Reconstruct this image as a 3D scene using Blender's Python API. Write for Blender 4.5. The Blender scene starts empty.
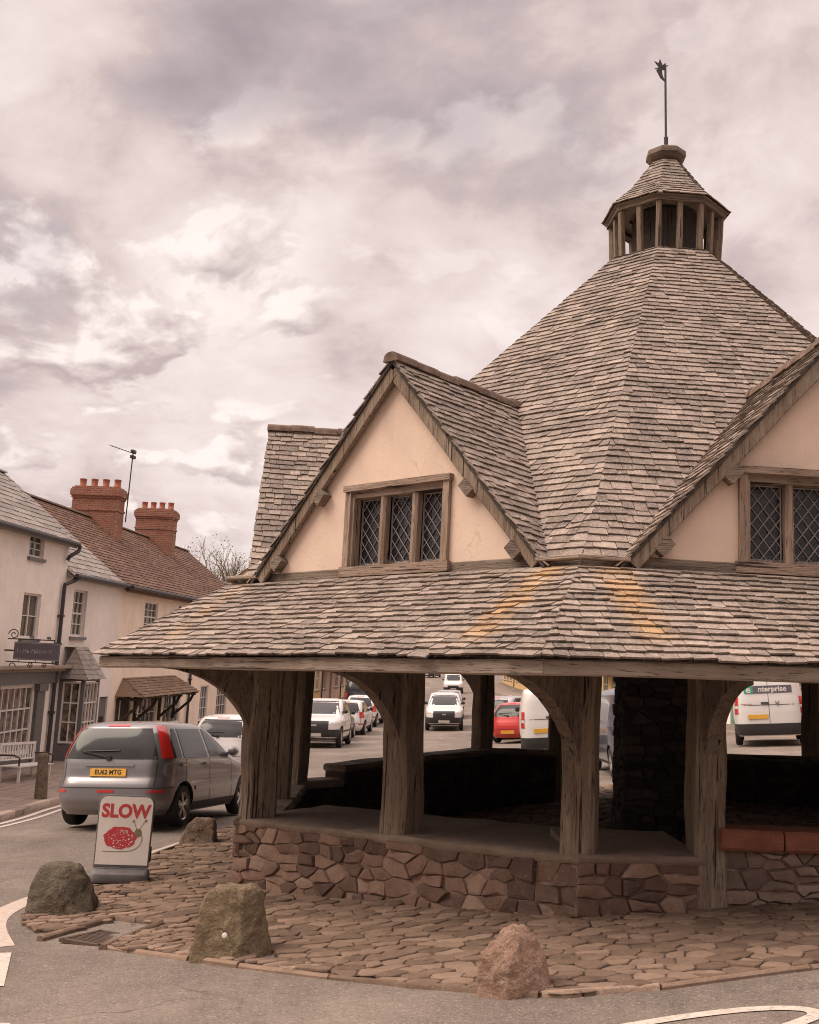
import bpy, bmesh, math, random
import numpy as np
from mathutils import Vector, Matrix, noise as mnoise
R=math.radians
sc=bpy.context.scene
col=sc.collection
RNG=random.Random(7); STREAKS=[]
def nz(x,y,z): return mnoise.noise(Vector((x,y,z)))

# ------------------------------------------------------------------ terrain
PTS=[(-3.24,13,-.40),(-3.3,10.9,-.45),(-1.36,8.76,-.30),(.64,7,-.07),(2.65,7.4,.13),(1.53,9.73,.05),(3.53,9.83,.25),(-1.69,12.57,-.27),
(-4.2,17.8,-.24),(-6.8,19,-.45),(-6.8,22.6,-.38),(-8.8,28,-.25),(-8,38,.2),(-3.2,43,.35),(-3.2,57,.95),(2,55,.95),(4.5,115,3.9),(0,20,-.1),
(3.2,20.5,.35),(7,18.5,.46),(5.7,29,.6),(9.7,31,1.2),(8,10,.55),(0,0,-.05),(-6,5,-.6),(8,2,.4),(0,-15,-.1),(8,150,6.5),(16,60,2.2),(16,100,3.8),
(-30,28,0),(-20,60,1.2),(-4,80,2.1),(40,30,1.8),(-12,12,-.6),(-30,0,-.6),(40,0,1)]
_A=np.array(PTS); _n=len(_A); _SC=20.
def _U(r2): return np.where(r2>1e-9, r2*np.log(r2+1e-12), 0)
_X=_A[:,:2]/_SC
_D=((_X[:,None]-_X[None])**2).sum(-1)
_M=np.zeros((_n+3,_n+3)); _M[:_n,:_n]=_U(_D)+np.eye(_n)*2e-3; _M[:_n,_n]=1; _M[:_n,_n+1:]=_X; _M[_n,:_n]=1; _M[_n+1:,:_n]=_X.T
_w=np.linalg.solve(_M,np.concatenate([_A[:,2],np.zeros(3)]))
def hgt(x,y):
    x=min(max(x,-45),45); y=min(max(y,-20),170)
    q=np.array([x,y])/_SC
    return float((_w[:_n]*_U(((_X-q)**2).sum(1))).sum()+_w[_n]+_w[_n+1:]@q)

# ------------------------------------------------------------------ mesh builder
class MB:
    def __init__(s): s.v=[]; s.f=[]; s.m=[]; s.t=[]
    def vert(s,p): s.v.append((p[0],p[1],p[2])); return len(s.v)-1
    def face(s,idx,m=0,t=.5): s.f.append(tuple(idx)); s.m.append(m); s.t.append(t)
    def poly(s,pts,m=0,t=.5):
        i=[s.vert(p) for p in pts]; s.face(i,m,t)
    def box(s,c,size,rot=None,m=0,t=.5):
        hx,hy,hz=size[0]/2,size[1]/2,size[2]/2
        P=[]
        for z in (-hz,hz):
            for (x,y) in ((-hx,-hy),(hx,-hy),(hx,hy),(-hx,hy)):
                p=Vector((x,y,z))
                if rot is not None: p=rot@p
                P.append(s.vert(Vector(c)+p))
        for q in ((3,2,1,0),(4,5,6,7),(0,1,5,4),(1,2,6,5),(2,3,7,6),(3,0,4,7)): s.face([P[i] for i in q],m,t)
    def hexa(s,P,m=0,t=.5):
        # P: 8 points, bottom ring 0-3 ccw seen from above, top ring 4-7
        i=[s.vert(p) for p in P]
        for q in ((3,2,1,0),(4,5,6,7),(0,1,5,4),(1,2,6,5),(2,3,7,6),(3,0,4,7)): s.face([i[k] for k in q],m,t)
    def prism(s,ring,ext,m=0,t=.5):
        # ring of points, extruded by vector ext; normal of ring points along -ext
        a=[s.vert(p) for p in ring]; b=[s.vert(Vector(p)+ext) for p in ring]; n=len(a)
        s.face(a,m,t); s.face(b[::-1],m,t)
        for i in range(n): s.face([a[(i+1)%n],a[i],b[i],b[(i+1)%n]],m,t)
    def tube(s,path,rad,n=8,m=0,t=.5,caps=True):
        path=[Vector(p) for p in path]
        rads=rad if isinstance(rad,(list,tuple)) else [rad]*len(path)
        rings=[]; prev=None
        for i,p in enumerate(path):
            d=(path[min(i+1,len(path)-1)]-path[max(i-1,0)]).normalized()
            a=Vector((0,0,1)) if abs(d.z)<.9 else Vector((1,0,0))
            if prev is not None: x=(prev-d*prev.dot(d)).normalized()
            else: x=d.cross(a).normalized()
            prev=x; y=d.cross(x)
            rings.append([s.vert(p+(x*math.cos(2*math.pi*k/n)+y*math.sin(2*math.pi*k/n))*rads[i]) for k in range(n)])
        for i in range(len(rings)-1):
            for k in range(n): s.face([rings[i][k],rings[i][(k+1)%n],rings[i+1][(k+1)%n],rings[i+1][k]],m,t)
        if caps: s.face(rings[0][::-1],m,t); s.face(rings[-1],m,t)
    def lathe(s,prof,c=(0,0,0),n=24,m=0,t=.5,axis=None,rot0=0,mats=None,caps=True):
        # prof list of (r,z); axis: 3x3 matrix mapping local z to axis
        rings=[]
        for (r,z) in prof:
            ring=[]
            for k in range(n):
                a=rot0+2*math.pi*k/n
                p=Vector((r*math.cos(a),r*math.sin(a),z))
                if axis is not None: p=axis@p
                ring.append(s.vert(Vector(c)+p))
            rings.append(ring)
        for i in range(len(rings)-1):
            mm=mats[i] if mats else m
            for k in range(n): s.face([rings[i][k],rings[i][(k+1)%n],rings[i+1][(k+1)%n],rings[i+1][k]],mm,t)
        if caps: s.face(rings[0][::-1],mats[0] if mats else m,t); s.face(rings[-1],mats[-1] if mats else m,t)
    def timber(s,path,w,h,up,m=0,ch=.02,wob=.008,seg=8,t=.5,taper=1.0,seed=0.):
        """chamfered timber swept along a path; w across, h along 'up'"""
        pts=[Vector(p) for p in path]
        if len(pts)==2: pts=[pts[0].lerp(pts[1],i/seg) for i in range(seg+1)]
        up=Vector(up); rings=[]
        n=len(pts)
        for i,p in enumerate(pts):
            d=(pts[min(i+1,n-1)]-pts[max(i-1,0)]).normalized()
            x=d.cross(up).normalized(); y=x.cross(d).normalized()
            k=1+(taper-1)*i/(n-1)
            a=w/2*k; b=h/2*k; c=min(ch,a*.6,b*.6)
            sec=[(-a+c,-b),(a-c,-b),(a,-b+c),(a,b-c),(a-c,b),(-a+c,b),(-a,b-c),(-a,-b+c)]
            ring=[]
            for (u,v) in sec:
                q=p+x*u+y*v
                if wob: q=q+Vector((nz(q.x*1.7+seed,q.y*1.7,q.z*1.7),nz(q.x*1.7,q.y*1.7+seed+9,q.z*1.7),0))*wob*2+ (x*u+y*v)*(.06*nz(q.x*4+seed,q.y*4,q.z*2.5) if wob else 0)
                ring.append(s.vert(q))
            rings.append(ring)
        for i in range(n-1):
            for k in range(8): s.face([rings[i][k],rings[i][(k+1)%8],rings[i+1][(k+1)%8],rings[i+1][k]],m,t)
        s.face(rings[0][::-1],m,t); s.face(rings[-1],m,t)
    def build(s,name,mats,parent=None,smooth=False,local=False):
        me=bpy.data.meshes.new(name)
        v=s.v
        if parent is not None and not local:
            L=wloc(parent); v=[(a-L[0],b-L[1],c-L[2]) for a,b,c in v]
        me.from_pydata(v,[],s.f)
        if not isinstance(mats,(list,tuple)): mats=[mats]
        for m in mats: me.materials.append(m)
        me.polygons.foreach_set('material_index',s.m)
        at=me.attributes.new('tone','FLOAT','FACE'); at.data.foreach_set('value',s.t)
        if smooth: me.polygons.foreach_set('use_smooth',[True]*len(s.f))
        me.update()
        o=bpy.data.objects.new(name,me); col.objects.link(o)
        if parent is not None: o.parent=parent
        return o
def wloc(o):
    p=Vector((0,0,0))
    while o is not None: p=p+o.location; o=o.parent
    return p
def fixn(o):
    bm=bmesh.new(); bm.from_mesh(o.data); bmesh.ops.recalc_face_normals(bm,faces=bm.faces); bm.to_mesh(o.data); bm.free()
    return o
def smooth_by_angle(o,deg=35):
    me=o.data; me.polygons.foreach_set('use_smooth',[True]*len(me.polygons))
    bm=bmesh.new(); bm.from_mesh(me)
    for e in bm.edges:
        if len(e.link_faces)==2 and e.calc_face_angle(0)>R(deg): e.smooth=False
    bm.to_mesh(me); bm.free(); return o
def empty(name,loc,label,cat,group=None,rz=0):
    o=bpy.data.objects.new(name,None); col.objects.link(o); o.location=loc; o.rotation_euler=(0,0,rz); o.empty_display_size=.2
    o['label']=label; o['category']=cat
    if group: o['group']=group
    return o
def tag(o,label,cat,group=None):
    o['label']=label; o['category']=cat
    if group: o['group']=group
    return o
def struct(o,kind='structure'): o['kind']=kind; return o
def copy_tree(o,parent=None):
    c=o.copy(); col.objects.link(c)
    if parent is not None: c.parent=parent
    for ch in list(o.children): copy_tree(ch,c)
    return c

# ------------------------------------------------------------------ materials
def newmat(name):
    m=bpy.data.materials.new(name); m.use_nodes=True
    nt=m.node_tree; b=nt.nodes['Principled BSDF']
    return m,nt,b
class NT:
    def __init__(s,nt): s.nt=nt
    def n(s,typ,**kw):
        nd=s.nt.nodes.new(typ)
        for k,v in kw.items():
            if k.startswith('_'): setattr(nd,k[1:],v)
        return nd
    def link(s,a,b): s.nt.links.new(a,b)
    def pos(s): return s.n('ShaderNodeNewGeometry').outputs['Position']
    def scale(s,vec,xyz):
        m=s.n('ShaderNodeMapping'); m.inputs['Scale'].default_value=xyz; s.link(vec,m.inputs['Vector']); return m.outputs[0]
    def noise(s,vec,scale,detail=4,rough=.6,dist=0):
        t=s.n('ShaderNodeTexNoise'); t.inputs['Scale'].default_value=scale; t.inputs['Detail'].default_value=detail; t.inputs['Roughness'].default_value=rough; t.inputs['Distortion'].default_value=dist
        if vec is not None: s.link(vec,t.inputs['Vector'])
        return t.outputs['Fac']
    def attr(s,name='tone'):
        a=s.n('ShaderNodeAttribute'); a.attribute_name=name; return a.outputs['Fac']
    def ramp(s,fac,stops,interp='LINEAR'):
        r=s.n('ShaderNodeValToRGB'); e=r.color_ramp.elements; r.color_ramp.interpolation=interp
        while len(e)<len(stops): e.new(.5)
        for i,(p,c) in enumerate(stops):
            e[i].position=p; e[i].color=(c[0],c[1],c[2],1) if not isinstance(c,(int,float)) else (c,c,c,1)
        s.link(fac,r.inputs[0]); return r.outputs[0]
    def mix(s,fac,a,b,mode='MIX'):
        m=s.n('ShaderNodeMix',_data_type='RGBA',_blend_type=mode)
        for sock,v in ((m.inputs[0],fac),(m.inputs[6],a),(m.inputs[7],b)):
            if isinstance(v,(int,float)): sock.default_value=v
            elif isinstance(v,(tuple,list)): sock.default_value=(v[0],v[1],v[2],1)
            else: s.link(v,sock)
        return m.outputs[2]
    def math(s,op,a,b=0.,c=None):
        m=s.n('ShaderNodeMath',_operation=op)
        for i,v in enumerate((a,b,c)):
            if v is None: continue
            if isinstance(v,(int,float)): m.inputs[i].default_value=v
            else: s.link(v,m.inputs[i])
        return m.outputs[0]
    def mr(s,v,a,b,c=0.,d=1.):
        m=s.n('ShaderNodeMapRange'); s.link(v,m.inputs[0])
        for i,x in zip((1,2,3,4),(a,b,c,d)): m.inputs[i].default_value=x
        return m.outputs[0]
    def bump(s,h,strength,dist,b):
        n=s.n('ShaderNodeBump'); n.inputs['Strength'].default_value=strength; n.inputs['Distance'].default_value=dist
        s.link(h,n.inputs['Height']); s.link(n.outputs[0],b.inputs['Normal'])
    def segdist(s,P,A,B):
        """distance from P to the infinite line through A,B limited by a parameter window"""
        A=Vector(A);B=Vector(B);d=(B-A); L=d.length; d=d/L
        sub=s.n('ShaderNodeVectorMath',_operation='SUBTRACT'); s.link(P,sub.inputs[0]); sub.inputs[1].default_value=A
        cr=s.n('ShaderNodeVectorMath',_operation='CROSS_PRODUCT'); s.link(sub.outputs[0],cr.inputs[0]); cr.inputs[1].default_value=d
        ln=s.n('ShaderNodeVectorMath',_operation='LENGTH'); s.link(cr.outputs[0],ln.inputs[0])
        dt=s.n('ShaderNodeVectorMath',_operation='DOT_PRODUCT'); s.link(sub.outputs[0],dt.inputs[0]); dt.inputs[1].default_value=d
        return ln.outputs['Value'],s.math('DIVIDE',dt.outputs['Value'],L)
def plain(name,c,rough=.6,metal=0.,var=.12,nscale=6.,spec=.5,bump=0.,coat=0.):
    m,nt,b=newmat(name); k=NT(nt)
    b.inputs['Roughness'].default_value=rough; b.inputs['Metallic'].default_value=metal; b.inputs['Specular IOR Level'].default_value=spec
    b.inputs['Coat Weight'].default_value=coat; b.inputs['Coat Roughness'].default_value=.06
    if var:
        f=k.noise(k.pos(),nscale,5,.65)
        lo=tuple(x*(1-var) for x in c); hi=tuple(min(1,x*(1+var)) for x in c)
        k.link(k.ramp(f,[(.3,lo),(.7,hi)]),b.inputs['Base Color'])
        if bump: k.bump(f,bump,.02,b)
    else: b.inputs['Base Color'].default_value=(*c,1)
    return m
MT={}
def mats():
    # slate
    def slate(name,stops,lichen=.0,streaks=(),bump=.5,patch=(.5,.43,.33)):
        m,nt,b=newmat(name); k=NT(nt); P=k.pos()
        t=k.attr(); n1=k.noise(P,9,6,.7); n2=k.noise(P,55,4,.7); n3=k.noise(P,1.1,3,.6)
        f=k.math('ADD',k.math('MULTIPLY',t,.33),k.math('ADD',k.math('MULTIPLY',n1,.55),k.math('MULTIPLY',n3,.42)))
        f=k.math('SUBTRACT',f,.145)
        c=k.ramp(f,stops)
        c=k.mix(k.mr(n2,.50,.68,0,.7),c,(.06,.047,.04)); c=k.mix(k.mr(k.noise(P,34,6,.8),.53,.66,0,.6),c,tuple(min(.62,x*1.15) for x in stops[-1][1])); c=k.mix(k.mr(k.noise(P,2.3,6,.75),.52,.66,0,.4),c,tuple(x*.45 for x in stops[1][1]))
        if lichen:
            l=k.noise(P,16,5,.75); c=k.mix(k.mr(l,.6,.68,0,lichen),c,patch)
            l=k.noise(P,5,6,.8); c=k.mix(k.mr(l,.63,.7,0,lichen*.5),c,(.06,.055,.045))
        for (A,B,wd,colr,amp) in streaks:
            dist,tt=k.segdist(P,A,B)
            w=k.mr(k.math('ADD',dist,k.math('MULTIPLY',k.math('SUBTRACT',k.noise(P,14,5,.7),.5),wd*1.6)),wd*.35,wd*1.05,1,0)
            w=k.math('MULTIPLY',w,k.math('MULTIPLY',k.mr(tt,-.1,.05),k.mr(tt,.9,1.1,1,0)))
            w=k.math('MULTIPLY',w,k.mr(k.noise(P,30,4,.7),.36,.6,.0,.9)); w=k.math('MULTIPLY',w,k.mr(k.math('FRACT',k.math('MULTIPLY',k.attr(),7.3)),.0,.8,.35,1.)); w=k.math('MULTIPLY',w,amp)
            c=k.mix(w,c,colr)
        k.link(c,b.inputs['Base Color']); b.inputs['Roughness'].default_value=.78; b.inputs['Specular IOR Level'].default_value=.35
        k.bump(k.math('ADD',n2,n1),bump,.012,b)
        return m
    ORG=(.50,.285,.095)
    MT['slate']=slate('slate',[(.17,(.09,.070,.059)),(.42,(.215,.170,.140)),(.64,(.335,.268,.22)),(.9,(.53,.435,.36))],.5,STREAKS and [(a,b,w,ORG,am) for a,b,w,am in STREAKS])
    MT['slate_house']=slate('slate_house',[(.1,(.16,.14,.125)),(.5,(.30,.26,.23)),(.9,(.46,.40,.35))],.25)
    MT['redtile']=slate('redtile',[(.1,(.075,.045,.034)),(.45,(.15,.083,.058)),(.7,(.225,.125,.08)),(.95,(.33,.195,.115))],.35,patch=(.34,.2,.07))
    MT['browntile']=slate('browntile',[(.1,(.11,.07,.045)),(.5,(.22,.145,.095)),(.9,(.34,.23,.15))],.3,patch=(.3,.24,.1))
    # timber
    def timber(name,sx,lo,mid,hi):
        m,nt,b=newmat(name); k=NT(nt); P=k.pos()
        g=k.noise(k.scale(P,sx),1,7,.68,.6); big=k.noise(P,1.6,3,.6); fine=k.noise(k.scale(P,tuple(x*4 for x in sx)),1,3,.6)
        f=k.math('ADD',k.math('MULTIPLY',g,.7),k.math('MULTIPLY',big,.35))
        c=k.ramp(f,[(.3,lo),(.5,mid),(.72,hi)])
        cr=k.mr(fine,.34,.42,.75,0); c=k.mix(cr,c,(.035,.027,.022))
        sp=k.noise(k.scale(P,tuple(x*1.6 if x>5 else x*.45 for x in sx)),1,3,.5); split=k.mr(sp,.33,.37,1,0); c=k.mix(k.math('MULTIPLY',split,.9),c,(.02,.015,.012))
        st=k.noise(P,5,5,.75); c=k.mix(k.mr(st,.6,.74,0,.55),c,tuple(x*.35 for x in mid))
        k.link(c,b.inputs['Base Color']); b.inputs['Roughness'].default_value=.82; b.inputs['Specular IOR Level'].default_value=.25
        k.bump(k.math('SUBTRACT',k.math('ADD',g,k.math('MULTIPLY',fine,.6)),k.math('MULTIPLY',split,.9)),.8,.02,b); return m
    MT['timber_v']=timber('timber_v',(22,22,1.5),(.10,.070,.05),(.225,.165,.118),(.36,.285,.215))
    MT['timber_h']=timber('timber_h',(1.6,1.6,24),(.095,.07,.055),(.19,.145,.112),(.30,.235,.18))
    MT['timber_eave']=timber('timber_eave',(1.6,1.6,24),(.19,.145,.112),(.33,.26,.205),(.44,.36,.29))
    MT['timber_ph']=timber('timber_ph',(2.,2.,20),(.17,.115,.085),(.28,.20,.15),(.38,.29,.225))
    MT['timber_p']=timber('timber_p',(18,18,1.6),(.17,.115,.085),(.30,.215,.16),(.42,.32,.25))
    MT['timber_b']=timber('timber_b',(15,15,4),(.095,.07,.053),(.185,.14,.108),(.30,.235,.18))
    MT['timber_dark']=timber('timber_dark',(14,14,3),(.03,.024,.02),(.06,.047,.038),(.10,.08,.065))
    # plaster
    def plaster(name,c,dirty=.25,b_=.15):
        m,nt,b=newmat(name); k=NT(nt); P=k.pos()
        n1=k.noise(P,1.6,6,.65); n2=k.noise(P,40,4,.6); n3=k.noise(k.scale(P,(5,5,.5)),1,4,.6)
        cc=k.ramp(n1,[(.3,tuple(x*.9 for x in c)),(.7,tuple(min(1,x*1.06) for x in c))])
        cc=k.mix(k.mr(n3,.55,.8,0,dirty),cc,tuple(x*.66 for x in c))
        vo=k.n('ShaderNodeTexVoronoi',_feature='DISTANCE_TO_EDGE'); vo.inputs['Scale'].default_value=.9
        tn=k.n('ShaderNodeTexNoise'); tn.inputs['Scale'].default_value=2.2; tn.inputs['Detail'].default_value=6; k.link(P,tn.inputs['Vector'])
        wv=k.n('ShaderNodeVectorMath',_operation='ADD'); k.link(P,wv.inputs[0]); sv=k.n('ShaderNodeVectorMath',_operation='SCALE'); k.link(tn.outputs['Color'],sv.inputs[0]); sv.inputs['Scale'].default_value=.8; k.link(sv.outputs[0],wv.inputs[1]); k.link(wv.outputs[0],vo.inputs['Vector'])
        ck=k.math('MULTIPLY',k.mr(vo.outputs['Distance'],.001,.007,1,0),k.mr(n1,.48,.62,0,.38)); cc=k.mix(ck,cc,tuple(x*.45 for x in c))
        pt=k.noise(P,.9,2,.4); cc=k.mix(k.mr(pt,.56,.60,0,.22),cc,tuple(min(1,x*1.22) for x in c))
        sp=k.noise(P,26,5,.8); cc=k.mix(k.mr(sp,.6,.72,0,.4),cc,tuple(x*.6 for x in c))
        k.link(cc,b.inputs['Base Color']); b.inputs['Roughness'].default_value=.9; b.inputs['Specular IOR Level'].default_value=.2
        k.bump(k.math('ADD',n2,n1),b_,.02,b); return m
    MT['plaster']=plaster('plaster_peach',(.70,.535,.425))
    MT['wall_white']=plaster('wall_white',(.86,.77,.69),.3)
    MT['wall_grey']=plaster('wall_grey',(.80,.72,.655),.3)
    MT['wall_tan']=plaster('wall_tan',(.86,.715,.58),.3)
    MT['wall_cream']=plaster('wall_cream',(.72,.58,.40),.3)
    MT['wall_pink']=plaster('wall_pink',(.58,.40,.32),.3)
    MT['wall_ochre']=plaster('wall_ochre',(.62,.42,.2),.3)
    # stone
    def stone(name,stops,moss=.2,spots=(.42,.36,.29)):
        m,nt,b=newmat(name); k=NT(nt); P=k.pos()
        t=k.attr(); n1=k.noise(P,7,6,.7); n2=k.noise(P,60,4,.65)
        f=k.math('SUBTRACT',k.math('ADD',k.math('MULTIPLY',t,.75),k.math('MULTIPLY',n1,.7)),.25)
        c=k.ramp(f,stops)
        c=k.mix(k.mr(k.noise(P,20,5,.8),.58,.7,0,.5),c,spots)
        c=k.mix(k.mr(k.noise(P,3,5,.8),.58,.72,0,moss),c,(.06,.052,.038))
        k.link(c,b.inputs['Base Color']); b.inputs['Roughness'].default_value=.88; b.inputs['Specular IOR Level'].default_value=.25
        k.bump(k.math('ADD',k.math('MULTIPLY',n1,1.5),n2),.6,.02,b); return m
    MT['stone']=stone('rubble_stone',[(.1,(.105,.065,.051)),(.4,(.178,.109,.082)),(.65,(.25,.155,.115)),(.95,(.37,.255,.19))])
    MT['stone_shaded']=stone('shaded_stone',[(.1,(.035,.029,.028)),(.5,(.075,.06,.056)),(.8,(.12,.09,.08)),(.95,(.22,.13,.10))],.3,(.06,.05,.045))  # rubble darkened to paint in the shade on inner walls and pillar
    MT['ledge']=stone('worn_ledge',[(.1,(.16,.115,.088)),(.4,(.235,.175,.135)),(.7,(.31,.235,.185)),(.95,(.40,.32,.26))],.4,(.33,.26,.21))
    MT['stone_light']=stone('rubble_stone_light',[(.1,(.11,.075,.06)),(.4,(.21,.145,.115)),(.7,(.32,.23,.18)),(.95,(.45,.34,.27))])
    MT['cobble']=stone('cobble',[(.1,(.105,.069,.049)),(.4,(.185,.124,.088)),(.7,(.275,.188,.135)),(.95,(.39,.28,.21))],.45,(.34,.265,.205))
    MT['redslab']=stone('red_sandstone',[(.1,(.25,.095,.06)),(.5,(.38,.155,.095)),(.9,(.46,.21,.14))],.12,(.5,.26,.17))
    MT['stone_kerb']=stone('kerb_stone',[(.1,(.2,.15,.12)),(.5,(.34,.265,.21)),(.9,(.45,.36,.29))],.2)
    MT['mortar']=plain('mortar',(.25,.17,.132),.95,0,.3,14,.1,.5)
    MT['mortar_dark']=plain('mortar_dark',(.075,.055,.045),.95,0,.35,14,.1,.5)  # paving bedding; in inner walls and pillar it also paints shade
    # asphalt
    m,nt,b=newmat('asphalt'); k=NT(nt); P=k.pos()
    n1=k.noise(P,.5,5,.65); n2=k.noise(P,85,5,.8); n3=k.noise(P,7,6,.78); n4=k.noise(k.scale(P,(1.2,.25,1)),1,4,.6)
    f=k.math('ADD',k.math('MULTIPLY',n1,.5),k.math('ADD',k.math('MULTIPLY',n3,.28),k.math('MULTIPLY',n4,.25)))
    c=k.ramp(f,[(.38,(.10,.081,.068)),(.51,(.17,.138,.114)),(.64,(.255,.207,.17))])
    c=k.mix(k.mr(n2,.53,.70,0,.75),c,(.40,.33,.28)); c=k.mix(k.mr(n2,.46,.32,0,.75),c,(.05,.041,.037))
    vo=k.n('ShaderNodeTexVoronoi',_feature='DISTANCE_TO_EDGE'); vo.inputs['Scale'].default_value=.55
    wp=k.n('ShaderNodeVectorMath',_operation='ADD'); k.link(P,wp.inputs[0])
    sc_=k.n('ShaderNodeVectorMath',_operation='SCALE'); tn=k.n('ShaderNodeTexNoise'); tn.inputs['Scale'].default_value=1.5; tn.inputs['Detail'].default_value=5; k.link(P,tn.inputs['Vector'])
    k.link(tn.outputs['Color'],sc_.inputs[0]); sc_.inputs['Scale'].default_value=.9; k.link(sc_.outputs[0],wp.inputs[1]); k.link(wp.outputs[0],vo.inputs['Vector'])
    crack=k.math('MULTIPLY',k.mr(vo.outputs['Distance'],.002,.012,1,0),k.mr(n1,.5,.6,0,.6))
    c=k.mix(crack,c,(.05,.042,.038)); ag=k.noise(P,42,2,.5); c=k.mix(k.mr(ag,.60,.68,0,.45),c,(.42,.35,.29)); c=k.mix(k.mr(ag,.40,.32,0,.5),c,(.055,.045,.04))
    k.link(c,b.inputs['Base Color']); b.inputs['Roughness'].default_value=.86; b.inputs['Specular IOR Level'].default_value=.3
    k.bump(k.math('ADD',n2,k.math('MULTIPLY',n3,.5)),.45,.012,b); MT['asphalt']=m
    m,nt,b=newmat('road_paint'); k=NT(nt); P=k.pos()
    n=k.noise(P,28,6,.8); c=k.mix(k.mr(n,.50,.66,0,.95),(.56,.48,.41),(.22,.175,.145)); c=k.mix(k.mr(k.noise(P,4,4,.6),.45,.75,0,.35),c,(.38,.31,.26))
    k.link(c,b.inputs['Base Color']); b.inputs['Roughness'].default_value=.8; MT['paint']=m
    m,nt,b=newmat('concrete_strip'); k=NT(nt); P=k.pos()
    n=k.noise(P,18,6,.75); c=k.ramp(n,[(.3,(.36,.29,.24)),(.6,(.52,.43,.36)),(.8,(.62,.53,.45))]); k.link(c,b.inputs['Base Color']); b.inputs['Roughness'].default_value=.9; MT['concrete']=m
    MT['yellow_line']=plain('yellow_line',(.6,.45,.2),.8,0,.3,20)
    # brick pavement slabs and chimney brick
    def brick(name,c1,c2,mo,scale,bw,bh,rot):
        m,nt,b=newmat(name); k=NT(nt)
        tc=k.n('ShaderNodeNewGeometry'); mp=k.n('ShaderNodeMapping'); k.link(tc.outputs['Position'],mp.inputs['Vector']); mp.inputs['Rotation'].default_value=rot
        t=k.n('ShaderNodeTexBrick'); k.link(mp.outputs[0],t.inputs['Vector']); t.inputs['Scale'].default_value=scale
        t.inputs['Color1'].default_value=(*c1,1); t.inputs['Color2'].default_value=(*c2,1); t.inputs['Mortar'].default_value=(*mo,1)
        t.inputs['Brick Width'].default_value=bw; t.inputs['Row Height'].default_value=bh; t.inputs['Mortar Size'].default_value=.012; t.inputs['Bias'].default_value=0
        P=k.pos(); n=k.noise(P,6,6,.75)
        c=k.mix(k.mr(n,.45,.75,0,.6),t.outputs['Color'],tuple(x*.45 for x in c1)); k.link(c,b.inputs['Base Color'])
        b.inputs['Roughness'].default_value=.88; k.bump(k.math('SUBTRACT',k.math('MULTIPLY',n,.4),t.outputs['Fac']),.6,.02,b); return m
    MT['brick']=brick('chimney_brick',(.36,.115,.06),(.24,.075,.045),(.3,.22,.17),1,.23,.075,(R(90),0,0))
    MT['paving']=brick('paving_slabs',(.27,.20,.16),(.21,.155,.125),(.1,.08,.065),1,.6,.45,(0,0,R(4)))
    MT['pot']=plain('terracotta',(.36,.13,.075),.85,0,.3,9)
    MT['ridge']=plain('ridge_tile',(.165,.112,.085),.85,0,.45,8,.3,.4)
    MT['lead']=plain('lead',(.26,.24,.23),.6,0,.2,12)
    MT['iron']=plain('iron',(.05,.042,.04),.6,.3,.3,10)
    MT['gutter']=plain('gutter_black',(.035,.03,.03),.5,0,.2,6)
    MT['frame_white']=plain('frame_white',(.68,.63,.58),.5,0,.08,9)
    MT['shop_grey']=plain('shop_grey',(.13,.118,.115),.5,0,.15,8)
    MT['sign_grey']=plain('sign_grey',(.115,.10,.115),.55,0,.12,10)
    MT['sign_letter']=plain('sign_letter',(.34,.31,.34),.6,0,0)
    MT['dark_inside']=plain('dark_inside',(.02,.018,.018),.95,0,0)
    m,nt,b=newmat('leaded_glass'); k=NT(nt); P=k.pos()
    n=k.noise(P,13,2,.5); b.inputs['Base Color'].default_value=(.022,.022,.026,1); b.inputs['Roughness'].default_value=.16; b.inputs['Specular IOR Level'].default_value=.6
    k.bump(n,.35,.05,b); MT['glass_lead']=m
    m,nt,b=newmat('window_glass'); k=NT(nt); P=k.pos()
    n=k.noise(P,1.3,3,.6); k.link(k.ramp(n,[(.35,(.025,.023,.023)),(.7,(.10,.085,.075))]),b.inputs['Base Color']); b.inputs['Roughness'].default_value=.1; b.inputs['Specular IOR Level'].default_value=.6
    k.bump(n,.05,.1,b); MT['glass']=m
    m,nt,b=newmat('shop_glass'); k=NT(nt); P=k.pos()
    n=k.noise(P,4.5,4,.7); k.link(k.ramp(n,[(.35,(.03,.026,.025)),(.5,(.12,.09,.07)),(.62,(.3,.22,.17)),(.75,(.10,.07,.055))]),b.inputs['Base Color']); b.inputs['Roughness'].default_value=.12; b.inputs['Specular IOR Level'].default_value=.5; MT['glass_shop']=m
    # cars
    MT['carglass']=plain('car_glass',(.035,.035,.034),.1,0,0,1,.28)
    MT['tyre']=plain('tyre_rubber',(.025,.023,.023),.85,0,.15,30)
    MT['rim']=plain('alloy_rim',(.5,.48,.46),.32,.8,.06,20)
    MT['trim']=plain('black_trim',(.03,.028,.028),.6,0,.15,20)
    MT['redlamp']=plain('red_lamp',(.55,.03,.025),.15,0,0,1,.6,0,.5)
    MT['clearlamp']=plain('clear_lamp',(.72,.7,.68),.12,.1,0,1,.6,0,.5)
    MT['plate_y']=plain('plate_yellow',(.75,.40,.05),.45,0,0); MT['plate_w']=plain('plate_white',(.7,.68,.62),.45,0,0); MT['ink']=plain('ink_black',(.02,.018,.018),.6,0,0)
    def paint(name,c,metal=.4): MT[name]=plain(name,c,.32,metal,.03,3,.5,0,.7)
    paint('car_grey',(.25,.235,.235),.55); paint('car_white',(.72,.69,.66),0); paint('car_red',(.5,.035,.03),.1); paint('car_blue',(.05,.065,.115),.3); paint('car_dark',(.05,.05,.055),.4); paint('car_silver',(.45,.43,.41),.6)
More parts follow.
